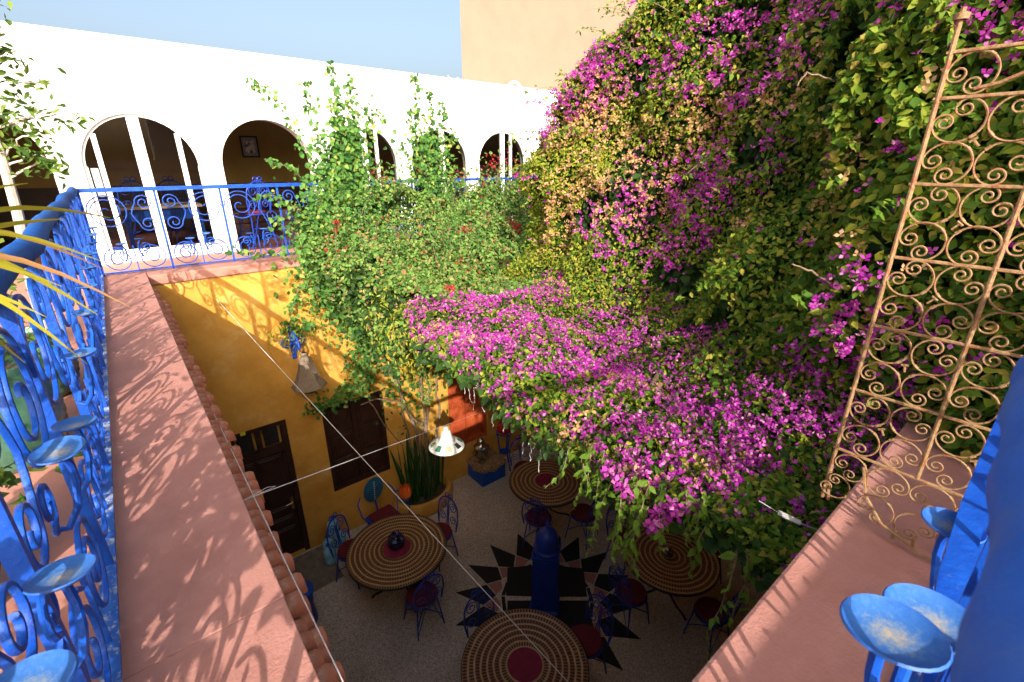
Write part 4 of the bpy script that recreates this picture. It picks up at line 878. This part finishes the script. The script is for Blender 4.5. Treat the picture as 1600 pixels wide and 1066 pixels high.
for i in range(150):
    p_ = Vector(Pa_[i]); d_ = Vector((Na_[i][0] * .9 + random.uniform(-.3, .3), Na_[i][1] * .6 + random.uniform(-.3, .3), random.uniform(-.5, .6))).normalized(); l_ = random.uniform(.12, .30)
    if i < 14:
        x_, y_, zt_, no_ = curve(np.array([.15 + 2.3 * i / 14])); p_ = Vector((float(x_[0]) + .12, float(y_[0]), float(zt_[0]) * random.uniform(.70, .88))); d_ = Vector((-.75, .35, random.uniform(-.05, .5))).normalized(); l_ = random.uniform(.25, .6)
    q_ = [p_ + d_ * l_ * t_ + Vector((0, 0, -.35 * l_ * t_ * t_)) for t_ in np.linspace(0, 1, 7)]
    if i < 40: part('sprig', MB().tube([tuple(v) for v in q_], [.004 - .0005 * k for k in range(7)], 5), 'bark', bv)
    qa = np.array([tuple(v) for v in q_]); ii = rng.integers(1, 7, 15); (Lb_ if i % 4 == 0 else Ls_).append(qa[ii] + rng.normal(0, .016, (15, 3)))
stuff(link('foliage', fast_mesh('sprig_foliage', *leaf_geo(np.concatenate(Ls_), np.tile([-.3, -.5, .8], (len(np.concatenate(Ls_)), 1)), .05, .58, .6, .4), 'leaf'), bv))
stuff(link('blossom', fast_mesh('sprig_blossom', *bract_geo(np.concatenate(Lb_), np.tile([-.3, -.5, .8], (len(np.concatenate(Lb_)), 1)), .027), 'bract'), bv))
stems('branch', bv, [([(6.9, 2.2, -5), (6.6, 2.4, -2.5), (5.4, 2.5, -.7), (4.0, 2.4, -.35), (2.4, 1.6, -.40)], .06, .015, .04), ([(6.6, 2.4, -2.5), (5.6, 3.6, -.8), (4.2, 4.2, -.4), (2.5, 4.0, -.4)], .04, .012, .04),
     ([(5.4, 2.5, -.7), (4.9, 2.0, .8), (5.2, 2.2, 2.2)], .04, .012, .04), ([(5.4, 2.5, -.7), (3.9, 1.2, -.3), (3.6, .5, .5), (3.7, .7, 2.2)], .035, .01, .04),
     ([(3.55, 1.25, 1.75), (3.30, 1.32, 1.78), (3.12, 1.28, 1.69)], .005, .003, .006), ([(3.1, .85, .62), (2.96, .95, .72), (2.86, 1.02, .76)], .007, .004, .006)])
# trailing sprigs over the court: nearest leaves one by one
lmesh = []
for k in range(3):
    V, F = leaf_geo(np.zeros((1, 3)), np.array([[0, -.3, 1.]]), .062, .52, .05, .0, dirs=np.array([[1., 0, 0]])); lmesh.append(fast_mesh('leaf', V, F, 'leaf'))
def sprig(p, length, nlv, lean=(0, 0), single=True, sz=1.0, mats=lmesh, holder=bv):
    path = []; q = Vector(p); d = Vector((lean[0], lean[1], -1)).normalized()
    for i in range(13):
        path.append(tuple(q)); d += Vector((random.uniform(-.28, .28), random.uniform(-.28, .28), -.12)); d.normalize(); q = q + d * length / 12
    part('sprig', MB().tube(path, [.0035 - .002 * i / 12 for i in range(13)], 5), 'bark', holder)
    for i in range(nlv):
        t_ = (i + random.random()) / nlv * 12; a = min(int(t_), 11); P_ = Vector(path[a]).lerp(Vector(path[a+1]), t_ - a)
        o = link('leaf', random.choice(mats), holder, P_, (random.uniform(-1.0, 1.0), random.uniform(.2, 1.3), random.uniform(0, 6.28))); o.scale = [sz * random.uniform(.7, 1.25) * (1 - .4 * i / nlv)] * 3
for p, L_, n_, ln in (((1.88, 1.30, -.40), .50, 26, (-.05, 0)), ((1.86, 1.36, -.42), .55, 28, (-.1, .05)), ((1.82, 1.22, -.40), .62, 32, (-.08, 0)), ((1.84, 1.10, -.42), .36, 18, (0, 0)), ((1.88, 1.45, -.40), .34, 18, (-.05, .1)),
                      ((1.93, 1.66, -.42), .45, 24, (-.04, 0)), ((1.95, 1.78, -.40), .38, 20, (0, 0)), ((1.86, 1.58, -.42), .28, 14, (0, 0)), ((1.92, .82, -.40), .36, 16, (-.1, 0)), ((1.86, 1.0, -.42), .25, 12, (0, 0)),
                      ((1.84, 1.18, -.30), .55, 40, (-.15, 0)), ((1.86, 1.12, -.30), .50, 38, (-.2, 0)), ((1.82, 1.26, -.30), .45, 36, (-.2, .05)), ((1.90, 1.05, -.30), .40, 30, (-.2, 0)), ((1.88, 1.22, -.28), .66, 44, (-.1, 0)), ((1.95, 1.6, -.32), .42, 28, (-.2, 0)), ((1.95, 1.5, -.32), .36, 26, (-.2, 0)), ((1.92, .95, -.26), .30, 26, (-.2, 0)), ((1.92, .85, -.26), .28, 24, (-.2, 0)),
                      ((2.0, .52, -.38), .30, 12, (-.1, 0)), ((1.78, .56, -.30), .80, 22, (-.05, 0)), ((1.76, .60, -.30), .62, 18, (-.1, .05)), ((1.81, .58, -.30), .5, 14, (0, 0))):
    sprig(p, L_, n_, ln)
# ------------------------------------------------------------------ dusty climber heaped over the far railing
dv = thing('flowering_climber', 'dusty green climber with tiny red flowers heaped over the far blue railing', 'climbing plant', (0, 0, 0))
def heap(n, depth=(0, .15)):
    y = rng.uniform(4.55, 7.35, n); x = rng.uniform(0, 1, n); x0 = np.interp(y, [4.55, 5.5, 6.6, 7.35], [2.05, 2.0, 1.92, 1.95]); x1 = np.interp(y, [4.55, 5.4, 6.2, 7.35], [4.7, 5.0, 6.0, 7.0]); x = x0 + (x1 - x0) * x
    z = np.interp(y, [4.55, 5.4, 6.2, 6.8, 7.1, 7.35], [-.34, -.10, .20, .55, .80, .70])
    P = np.c_[x, y, z]; k = (noise3(P, 1.7, 71) - .5) * .62 + (noise3(P, 4.5, 72) - .5) * .40
    P[:, 2] += k - rng.uniform(*depth, n) - .5 * np.exp(-((x - x0) / .25) ** 2) * rng.uniform(0, 1, n)
    return P, nrmz(np.c_[0 * x - .1, np.full(n, -.55), np.full(n, .8)])
Ph, Nh = heap(36000); gh = noise3(Ph, 2.4, 73) > .26
stuff(link('foliage', fast_mesh('foliage', *leaf_geo(Ph[gh], Nh[gh], .058, .72, .7, .3), 'dusty'), dv))
Pi, Ni = heap(8000, (.1, .35)); stuff(link('inner_foliage', fast_mesh('inner_foliage', *leaf_geo(Pi, Ni, .09, .75, .7, .3), 'leafshade'), dv))
Pr, Nr = heap(9000, (-.06, .04)); sr = noise3(Pr, 4, 74) > .84
tw = np.array([(5.42, 7.2, 1.28), (5.55, 7.2, 1.20), (5.75, 7.2, 1.35), (5.25, 7.2, .95), (6.3, 7.15, .9), (4.6, 7.2, 1.0), (2.55, 7.15, .66), (2.7, 7.15, .55), (4.0, 7.2, 1.18), (6.0, 7.2, 1.15), (3.2, 7.2, 1.1)])
Pt = np.concatenate([c + rng.normal(0, .075, (22, 3)) for c in tw])
stuff(link('blossom', fast_mesh('blossom', *bract_geo(np.r_[Pr[sr], Pt], np.r_[Nr[sr], np.tile([0, -.6, .6], (len(Pt), 1))], .028), 'redflower'), dv))
Pw = np.concatenate([np.array(c) + rng.normal(0, 1, (n_, 3)) * s__ for c, n_, s__ in (((5.6, 7.2, .9), 420, (.35, .10, .22)), ((4.3, 7.2, .95), 300, (.25, .1, .18)), ((3.3, 7.2, .95), 260, (.2, .1, .2)), ((6.4, 7.1, .7), 380, (.3, .12, .2)), ((5.0, 7.2, .75), 200, (.3, .1, .15)))])
stuff(link('upper_foliage', fast_mesh('upper_foliage', *leaf_geo(Pw, np.tile([0, -.7, .6], (len(Pw), 1)), .058, .7, .7, .3), 'dusty'), dv))
Ps_ = []; Ns_ = []
for k in range(46):
    y_ = random.uniform(5.6, 7.2); x_ = random.uniform(2.1, 6.2 if y_ > 6.3 else 4.6); z_ = float(np.interp(y_, [4.55, 5.4, 6.2, 6.8, 7.1, 7.35], [-.34, -.10, .20, .55, .80, .70])); hh_ = random.uniform(.2, .5)
    Q, rr = stem([(x_, y_, z_ - .1), (x_ + random.uniform(-.1, .1), y_ - random.uniform(0, .12), z_ + hh_ * .6), (x_ + random.uniform(-.22, .22), y_ - random.uniform(.05, .25), z_ + hh_)], .004, .0015, .012); part('spray', MB().tube(Q, rr, 4), 'bark', dv)
    Qa = np.array(Q); i_ = rng.integers(2, len(Q), 34); Ps_.append(Qa[i_] + rng.normal(0, .028, (34, 3))); Ns_.append(np.tile([-.2, -.6, .7], (34, 1)))
stuff(link('upper_foliage', fast_mesh('spray_foliage', *leaf_geo(np.concatenate(Ps_), np.concatenate(Ns_), .048, .6, .7, .3), 'ivy'), dv))
stems('branch', dv, [([(3.3, 6.9, -.6), (3.2, 7.1, .3), (3.6, 7.2, 1.0)], .014, .006, .03), ([(3.3, 6.9, -.6), (4.4, 7.0, .2), (5.5, 7.15, .9), (5.7, 7.2, 1.3)], .014, .005, .03), ([(3.2, 7.1, .3), (2.6, 7.1, .8), (2.9, 7.15, 1.25)], .008, .004, .03)])
# ------------------------------------------------------------------ heart leaved vine in the corner, with upright shoots
hv = thing('heart_leaved_vine', 'bright green heart leaved vine draping the ochre wall and sending shoots above the railing', 'climbing plant', (0, 0, 0))
Pv = []; Nv = []
def blob(c, s3_, n): 
    n = int(n * (1.25 if c[2] > -.3 else .95))
    p = np.array(c) + rng.normal(0, 1, (n, 3)) * np.array(s3_); Pv.append(p); Nv.append(np.tile([-.25, -.9, .45], (n, 1)))
for c, s3_, n in (((2.15, 6.95, .05), (.22, .12, .30), 620), ((2.25, 6.85, -.45), (.22, .13, .25), 560), ((2.55, 6.85, .35), (.25, .13, .35), 560), ((2.45, 6.8, -.85), (.22, .13, .22), 420), ((2.75, 6.8, -.5), (.22, .15, .3), 420),
                  ((2.85, 6.75, -1.15), (.20, .13, .22), 330), ((2.62, 6.85, -1.55), (.16, .10, .20), 220), ((2.45, 6.9, -1.95), (.12, .08, .16), 120), ((2.25, 6.98, -2.2), (.20, .05, .07), 130), ((1.85, 7.02, -2.32), (.16, .05, .06), 90), ((2.8, 7.05, 1.15), (.20, .10, .35), 420), ((2.55, 7.1, 1.0), (.2, .08, .3), 300),
                  ((4.15, 7.1, 1.1), (.22, .10, .32), 420), ((4.0, 7.1, 1.55), (.16, .06, .2), 130), ((2.75, 7.1, 1.7), (.16, .06, .22), 170), ((2.35, 7.05, .9), (.12, .06, .35), 150), ((3.05, 7.0, -2.3), (.14, .10, .35), 150), ((3.55, 6.95, -2.5), (.18, .12, .35), 190), ((3.75, 6.85, -1.9), (.2, .12, .3), 200), ((3.4, 6.9, -1.5), (.25, .12, .25), 190), ((3.9, 6.7, -1.2), (.3, .2, .25), 240), ((1.72, 7.02, -.98), (.10, .05, .06), 70)):
    blob(c, s3_, n)
def shoot(pts, n, wd=.05, stem_r=.006):
    Q, rr = stem(pts, stem_r, .002, .012); part('shoot', MB().tube(Q, rr, 5), 'bark', hv)
    Qa = np.array(Q); t_ = np.sort(rng.uniform(0, len(Q) - 1.01, n)); i = t_.astype(int); f = (t_ - i)[:, None]
    p = Qa[i] * (1 - f) + Qa[i + 1] * f + rng.normal(0, wd, (n, 3)) * np.c_[np.ones(n), np.ones(n), np.ones(n)] * (1.15 - .6 * t_ / len(Q))[:, None]
    Pv.append(p); Nv.append(np.tile([-.3, -.85, .35], (n, 1)))
for pts, n, wd in (([(2.5, 7.1, .7), (2.2, 7.15, 1.5), (1.95, 7.15, 2.02), (1.66, 7.15, 2.22)], 70, .05), ([(2.5, 7.1, .9), (2.4, 7.15, 1.7), (2.36, 7.15, 2.28)], 75, .06), ([(2.7, 7.1, 1.0), (2.72, 7.15, 1.9), (2.71, 7.15, 2.56)], 95, .055), ([(2.8, 7.1, 1.0), (2.93, 7.15, 1.8), (2.97, 7.15, 2.46)], 85, .05),
                   ([(2.9, 7.1, 1.0), (3.1, 7.15, 1.6), (3.16, 7.15, 2.06)], 60, .05), ([(3.15, 7.15, 1.6), (3.3, 7.15, 1.95), (3.42, 7.15, 1.9)], 30, .05), ([(2.3, 7.1, .8), (2.0, 7.1, 1.2), (1.66, 7.1, 1.32)], 35, .045), ([(2.3, 7.0, .4), (1.95, 7.0, .7), (1.70, 7.05, .85), (1.48, 7.05, .88)], 50, .05), ([(2.2, 6.95, .1), (1.8, 7.0, .15), (1.4, 7.0, .12), (1.05, 7.02, .22)], 50, .04),
                   ([(2.1, 6.95, .2), (1.75, 7.0, .45), (1.62, 7.0, .60)], 35, .045), ([(4.1, 7.1, 1.2), (4.0, 7.15, 1.9), (3.97, 7.15, 2.56)], 70, .045), ([(4.2, 7.1, 1.3), (4.25, 7.15, 1.9), (4.22, 7.15, 2.33)], 55, .045), ([(4.3, 7.1, 1.2), (4.45, 7.15, 1.8), (4.44, 7.15, 2.20)], 55, .045), ([(4.0, 7.1, 1.3), (3.85, 7.15, 1.8), (3.83, 7.15, 2.02)], 35, .045), ([(4.3, 7.1, 1.3), (4.6, 7.15, 1.6), (4.62, 7.15, 1.75)], 25, .04),
                   ([(1.9, 6.95, -.2), (1.7, 7.0, -.6), (1.5, 7.0, -1.0)], 50, .05), ([(2.7, 6.7, -1.3), (2.5, 6.8, -2.0), (2.1, 6.95, -2.3), (1.7, 7.02, -2.35)], 70, .05)):
    shoot(pts, n, wd)
Pv = np.concatenate(Pv); Nv = np.concatenate(Nv); Pv[:, 1] = np.minimum(Pv[:, 1], np.where(Pv[:, 2] < 0, 7.12, 7.4))
V, F = leaf_geo(Pv, Nv, .066, .86, .5, .9, heart=True)
stuff(link('foliage', fast_mesh('foliage', V, F, 'ivy'), hv))
Pz = np.concatenate([np.array(c) + rng.normal(0, 1, (n, 3)) * np.array(s__) for c, n, s__ in (((1.55, 7.0, -1.05), 150, (.16, .05, .12)), ((1.95, 6.98, -.85), 160, (.10, .06, .25)), ((2.75, 6.7, -.85), 130, (.10, .08, .25)), ((3.0, 5.8, -1.2), 220, (.10, .3, .35)), ((3.25, 6.4, -1.9), 160, (.10, .15, .45)), ((2.25, 4.95, -.45), 200, (.12, .12, .25)), ((2.05, 4.4, -.55), 220, (.06, .35, .18)))])
stuff(link('tendrils', fast_mesh('tendrils', *leaf_geo(Pz, np.tile([-.5, -.6, .5], (len(Pz), 1)), .055, .35, .6, 1.2), 'leafyel'), hv))
stems('trunk', hv, [([(3.50, 6.85, -4.75), (3.40, 6.90, -3.4), (3.05, 6.95, -2.1), (2.75, 6.95, -1.2), (2.5, 6.95, -.3), (2.4, 7.0, .6)], .034, .012, .02), ([(3.55, 6.9, -4.75), (3.6, 6.9, -3.2), (3.5, 6.85, -2.0), (3.3, 6.6, -.9), (3.2, 6.0, -.4)], .036, .014, .025), ([(3.45, 6.95, -4.7), (3.2, 7.0, -3.0), (3.15, 7.0, -1.6), (3.0, 6.9, -.5)], .022, .010, .02),
     ([(3.62, 6.85, -4.7), (3.85, 6.85, -3.2), (3.8, 6.8, -2.0), (4.0, 6.4, -.8)], .030, .012, .03), ([(3.5, 6.85, -3.3), (3.1, 6.85, -2.62), (2.72, 6.9, -2.45), (2.45, 6.95, -2.5)], .020, .008, .02), ([(2.62, 6.96, -2.5), (2.80, 6.92, -3.0), (3.1, 6.9, -3.55)], .012, .009, .01), ([(3.55, 6.9, -3.6), (3.72, 6.9, -2.6), (3.62, 6.9, -1.4)], .016, .008, .03), ([(3.4, 6.9, -3.8), (3.55, 6.85, -3.0), (3.72, 6.8, -2.4)], .014, .008, .04)])
# ------------------------------------------------------------------ shade cloth, icicle lights
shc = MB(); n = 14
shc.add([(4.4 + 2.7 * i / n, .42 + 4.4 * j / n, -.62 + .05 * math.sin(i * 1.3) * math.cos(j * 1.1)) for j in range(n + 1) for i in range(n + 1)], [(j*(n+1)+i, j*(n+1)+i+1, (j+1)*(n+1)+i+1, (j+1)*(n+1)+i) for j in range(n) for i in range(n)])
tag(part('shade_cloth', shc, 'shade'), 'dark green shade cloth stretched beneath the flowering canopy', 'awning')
ic = thing('icicle_lights', 'string of unlit white icicle lights dangling from the canopy edge', 'string lights', (0, 0, 0))
cpts = [(2.12, 3.20, -.46), (2.08, 2.95, -.50), (2.06, 2.62, -.52), (2.05, 2.3, -.54), (2.04, 2.05, -.52), (2.06, 1.85, -.46)]
part('cable', MB().tube(cpts, .003, 5), 'fairy', ic)
for k in range(22):
    t_ = k / 21 * 4.99; i = int(t_); p = Vector(cpts[i]).lerp(Vector(cpts[i+1]), t_ - i); L_ = random.choice((.08, .14, .22, .28, .36)) * random.uniform(.8, 1.1); path = [tuple(p)]
    for j in range(8): p = p + Vector((random.uniform(-.014, .014), random.uniform(-.014, .014), -L_ / 8)); path.append(tuple(p))
    mb = MB().tube(path, .0014, 5)
    for q_ in path[2::2]: mb.tube([q_, (q_[0] + random.uniform(-.012, .012), q_[1] + random.uniform(-.012, .012), q_[2] - .018)], .0022, 5)
    part('drop', mb, 'fairy', ic)
# ------------------------------------------------------------------ planter with snake plants
pl = thing('round_planter', 'low rounded ochre masonry planter full of soil in the corner by the dark window', 'planter', (3.46, 6.98, FZ))
part('rim', MB().lathe([(.60, 0), (.62, .02), (.625, .22), (.60, .27), (.55, .29), (.50, .275), (.49, .20), (.48, .15)], 40, sy=.72), 'ochre', pl)
part('soil', MB().lathe([(0, .20), (.3, .21), (.49, .19), (.49, .10), (0, .1)], 30, sy=.72), 'soil', pl)
sn = thing('snake_plant', 'clump of tall dark sword shaped snake plant leaves growing in the ochre planter', 'plant', (3.46, 6.95, FZ + .2))
for k in range(46):
    a = random.uniform(0, 2 * PI); r_ = .40 * math.sqrt(random.random()); bx_, by_ = r_ * math.cos(a), r_ * .62 * math.sin(a) - .03; h = random.uniform(.7, 1.5); wd = random.uniform(.03, .05); tw_ = random.uniform(0, PI); lx, ly = bx_ * .35 + random.uniform(-.12, .12), by_ * .5 - random.uniform(0, .14)
    vs = []
    for i in range(6):
        t_ = i / 5; ww = wd * (.7 + .6 * t_ - 1.25 * t_ ** 4) ; ww = max(ww, .002); aa = tw_ + t_ * .5
        c = Vector((bx_ + lx * t_ ** 1.5, min(by_ + ly * t_ ** 1.5, .15), h * t_)); e = Vector((math.cos(aa), math.sin(aa), 0)) * ww; nn_ = Vector((-math.sin(aa), math.cos(aa), 0)) * ww * .4
        vs += [c - e, c + nn_, c + e]
    part('leaf', MB().add(vs, [(3*i+j, 3*i+j+1, 3*i+j+4, 3*i+j+3) for i in range(5) for j in (0, 1)]), 'snake', sn)
# ------------------------------------------------------------------ plants of the left walk
def blade(root, tip, sag, wd, mat, holder, name='blade'):
    r_, t2 = Vector(root), Vector(tip); vs = []; n = 9; dr = (t2 - r_); side = dr.cross(Vector((0, 0, 1))).normalized()
    roll = random.uniform(.7, 1.25) * random.choice((1, 1, -1)); upv = side.cross(dr.normalized()); side = side * math.cos(roll) + upv * math.sin(roll)
    for i in range(n + 1):
        t_ = i / n; c = r_.lerp(t2, t_) + Vector((0, 0, sag * math.sin(PI * t_) )); ww = wd * 1.0 * (1 - t_ ** 3) * (.6 + .4 * min(1, t_ * 4)) + .0008
        vs += [c - side * ww, c - Vector((0, 0, ww * .35)), c + side * ww]
    part(name, MB().add(vs, [(3*i+j, 3*i+j+1, 3*i+j+4, 3*i+j+3) for i in range(n) for j in (0, 1)]), mat, holder)
yc = thing('yucca', 'yellowing long bladed yucca arching over the left handrail', 'plant', (-.72, 1.02, -.12))
part('trunk', MB().tube([(0, 0, .38), (.06, .10, .7), (.22, .25, 1.12)], [.05, .045, .04], 10), 'bark', yc)
RT = (.25, .28, 1.15)
for wt, sag, wd, mt in (((-.01, 1.70, 1.155), .10, .011, 'yucca'), ((-.05, 1.58, 1.06), .12, .008, 'yucca'), ((-.09, 1.56, .93), .16, .012, 'yucca'), ((-.10, 1.69, 1.16), .05, .010, 'yucca'), ((-.13, 1.43, .85), .18, .010, 'yucca'), ((-.14, 1.62, 1.25), .06, .012, 'yucca'), ((-.13, 1.47, 1.03), .10, .013, 'yucca'), ((-.02, 1.46, .96), .14, .010, 'yuccadry'),
                       ((-.20, 1.70, 1.06), .10, .013, 'yucca'), ((-.16, 1.36, .99), .10, .012, 'yucca'), ((-.24, 1.5, .86), .16, .012, 'yucca'), ((-.06, 1.72, 1.02), .14, .008, 'yuccadry'), ((-.28, 1.8, .95), .16, .012, 'yucca'), ((-.4, 1.75, 1.3), .06, .013, 'yucca'), ((-1.1, 1.6, 1.2), .1, .013, 'yucca'), ((-1.4, 1.0, 1.1), .15, .013, 'yucca'), ((-1.2, .4, 1.3), .1, .013, 'yucca'), ((-.5, .3, 1.2), .12, .013, 'yucca'), ((-.7, 1.3, 1.7), .05, .012, 'yucca'), ((-.9, 1.1, 1.75), .05, .012, 'yucca')):
    blade(RT, (wt[0] + .72, wt[1] - 1.02, wt[2] + .12), sag, wd, mt, yc)
def potted(name, label, loc, r, h, mat, ribs=False):
    t = thing(name, label, 'plant pot', loc)
    pr = [(0, 0), (r * .62, 0), (r * .70, h * .08), (r * .98, h * .55), (r * .95, h * .78), (r * .74, h * .90), (r * .86, h * .96), (r * .88, h), (r * .78, h), (r * .70, h * .92), (0, h * .90)]
    if ribs:
        pr = [(0, 0), (r * .62, 0)] + [((r * (.68 + .30 * math.sin(PI * (.15 + .65 * i / 16)))) * (1 + .025 * (i % 2)), h * (.06 + .80 * i / 16)) for i in range(17)] + [(r * .86, h * .94), (r * .88, h), (r * .78, h), (r * .7, h * .92), (0, h * .9)]
    part('pot', MB().lathe(pr, 28), mat, t); part('soil', MB().lathe([(0, h * .905), (r * .72, h * .905), (r * .72, h * .915), (0, h * .92)], 20), 'soil', t); return t
potted('plant_pot', 'ribbed green glazed jar behind the posts of the left railing', (-.66, 3.15, -.12), .24, .52, 'greenglaze', True)
potted('plant_pot', 'squat dark green pot in the shade close to the viewer on the left walk', (-.78, 2.05, -.12), .25, .42, 'darkglaze')
potted('plant_pot', 'dark green pot that the yellowing yucca grows from', (-.72, 1.02, -.12), .22, .40, 'darkglaze')
potted('plant_pot', 'ribbed green jar under the slim pale tree', (-.62, 4.02, -.12), .22, .42, 'greenglaze', True)
potted('plant_pot', 'dark glazed pot out in the sun farther along the left walk', (-1.05, 4.75, -.12), .22, .40, 'darkglaze')
def bush(name, label, loc, blobs, L_, mat='treeleaf', wr=.45):
    t = thing(name, label, 'plant', loc); Ps = np.concatenate([np.array(c) + rng.normal(0, 1, (n_, 3)) * np.array(s__) for c, n_, s__ in blobs])
    stuff(link('foliage', fast_mesh('foliage', *leaf_geo(Ps, np.tile([.2, -.4, .8], (len(Ps), 1)), L_, wr, .7, .3), mat), t))
    for k in range(5):
        c = blobs[k % len(blobs)][0]; part('stem', MB().tube([(0, 0, .0), (c[0] * .5 + random.uniform(-.03, .03), c[1] * .5, c[2] * .5), c], .008, 6), 'bark', t)
    return t
bush('spiky_shrub', 'spiky grey green shrub growing from the ribbed jar behind the left railing', (-.66, 3.15, .36), [((0, 0, .18), 170, (.14, .14, .10)), ((-.1, .1, .32), 120, (.12, .12, .10))], .14, 'treeleaf', .14)
bush('leafy_shrub', 'small leafy shrub spilling out of the squat dark pot', (-.78, 2.05, .26), [((0, 0, .12), 120, (.12, .12, .07)), ((.25, .12, .02), 50, (.09, .06, .04)), ((-.1, -.1, .25), 90, (.12, .12, .08))], .065, 'treeleaf')
bush('broad_shrub', 'sunlit yellow green shrub along the left walk beyond the jars', (-1.05, 4.75, .24), [((0, 0, .25), 260, (.2, .2, .14)), ((.1, -.25, .15), 160, (.16, .14, .1)), ((.05, .2, .45), 140, (.16, .15, .12))], .075, 'treeleaf', .5)
bush('tall_shrub', 'tall loose shrub at the near end of the left walk throwing leafy shadows', (-1.05, .25, -.12), [((0, 0, .7), 240, (.20, .2, .2)), ((.25, .15, .95), 190, (.16, .2, .15)), ((.1, .3, .6), 150, (.2, .16, .2)), ((.3, .5, .75), 170, (.12, .16, .14)), ((.35, .9, .55), 70, (.12, .2, .14)), ((.3, 1.3, .8), 50, (.10, .2, .14)), ((.2, .7, 1.1), 80, (.14, .2, .12))], .085, 'treeleaf', .5)
# slim tree at the left
tt = thing('slim_tree', 'slim pale trunked tree with airy green sprays against the white house front', 'tree', (-.50, 4.02, .26))
part('trunk', MB().tube([(0, 0, -.02), (.02, 0, .35), (.07, -.03, .75), (.09, -.03, 1.1), (.07, -.05, 1.45), (.14, -.05, 1.8), (.2, -.06, 2.0)], [.034, .030, .026, .022, .016, .009, .004], 9), 'palebark', tt)
Pl = []; Nl = []
ends = [((.09, -.03, 1.0), (.28, -.06, 1.05)), ((.09, -.03, 1.05), (.36, -.1, 1.18)), ((.08, -.04, 1.2), (.45, -.05, 1.32)), ((.08, -.04, 1.2), (.48, -.12, 1.24)), ((.07, -.05, 1.3), (.42, -.02, 1.48)), ((.07, -.05, 1.4), (.36, -.08, 1.62)), ((.1, -.05, 1.55), (.38, -.1, 1.72)), ((.12, -.05, 1.7), (.33, -.04, 1.88)), ((.14, -.05, 1.8), (.26, -.06, 2.02)), ((.07, -.05, 1.45), (-.25, -.1, 1.7)), ((.08, -.04, 1.25), (-.3, 0, 1.45)), ((.1, -.05, 1.6), (-.15, -.1, 2.0)), ((.08, -.04, 1.15), (.25, -.2, 1.35)), ((.1, -.04, 1.6), (.22, -.2, 1.6)), ((.08, -.04, .95), (.40, -.05, .98))]
for a, b in ends:
    m_ = tuple((a[i] + b[i]) / 2 + random.uniform(-.04, .04) + (.04 if i == 2 else 0) for i in range(3)); Q, rr = stem([a, m_, b], .007, .002, .012); part('branch', MB().tube(Q, rr, 5), 'palebark', tt)
    Qa = np.array(Q)
    for j in range(5):
        t_ = rng.uniform(.25, 1); p0_ = Qa[min(int(t_ * (len(Q) - 1)), len(Q) - 1)]; n_ = rng.integers(5, 11)
        Pl.append(p0_ + rng.normal(0, .032, (n_, 3))); Nl.append(rng.normal(0, .5, (n_, 3)) + [0, -.5, .6])
stuff(link('foliage', fast_mesh('foliage', *leaf_geo(np.concatenate(Pl), np.concatenate(Nl), .055, .42, .5, .1), 'treeleaf'), tt))
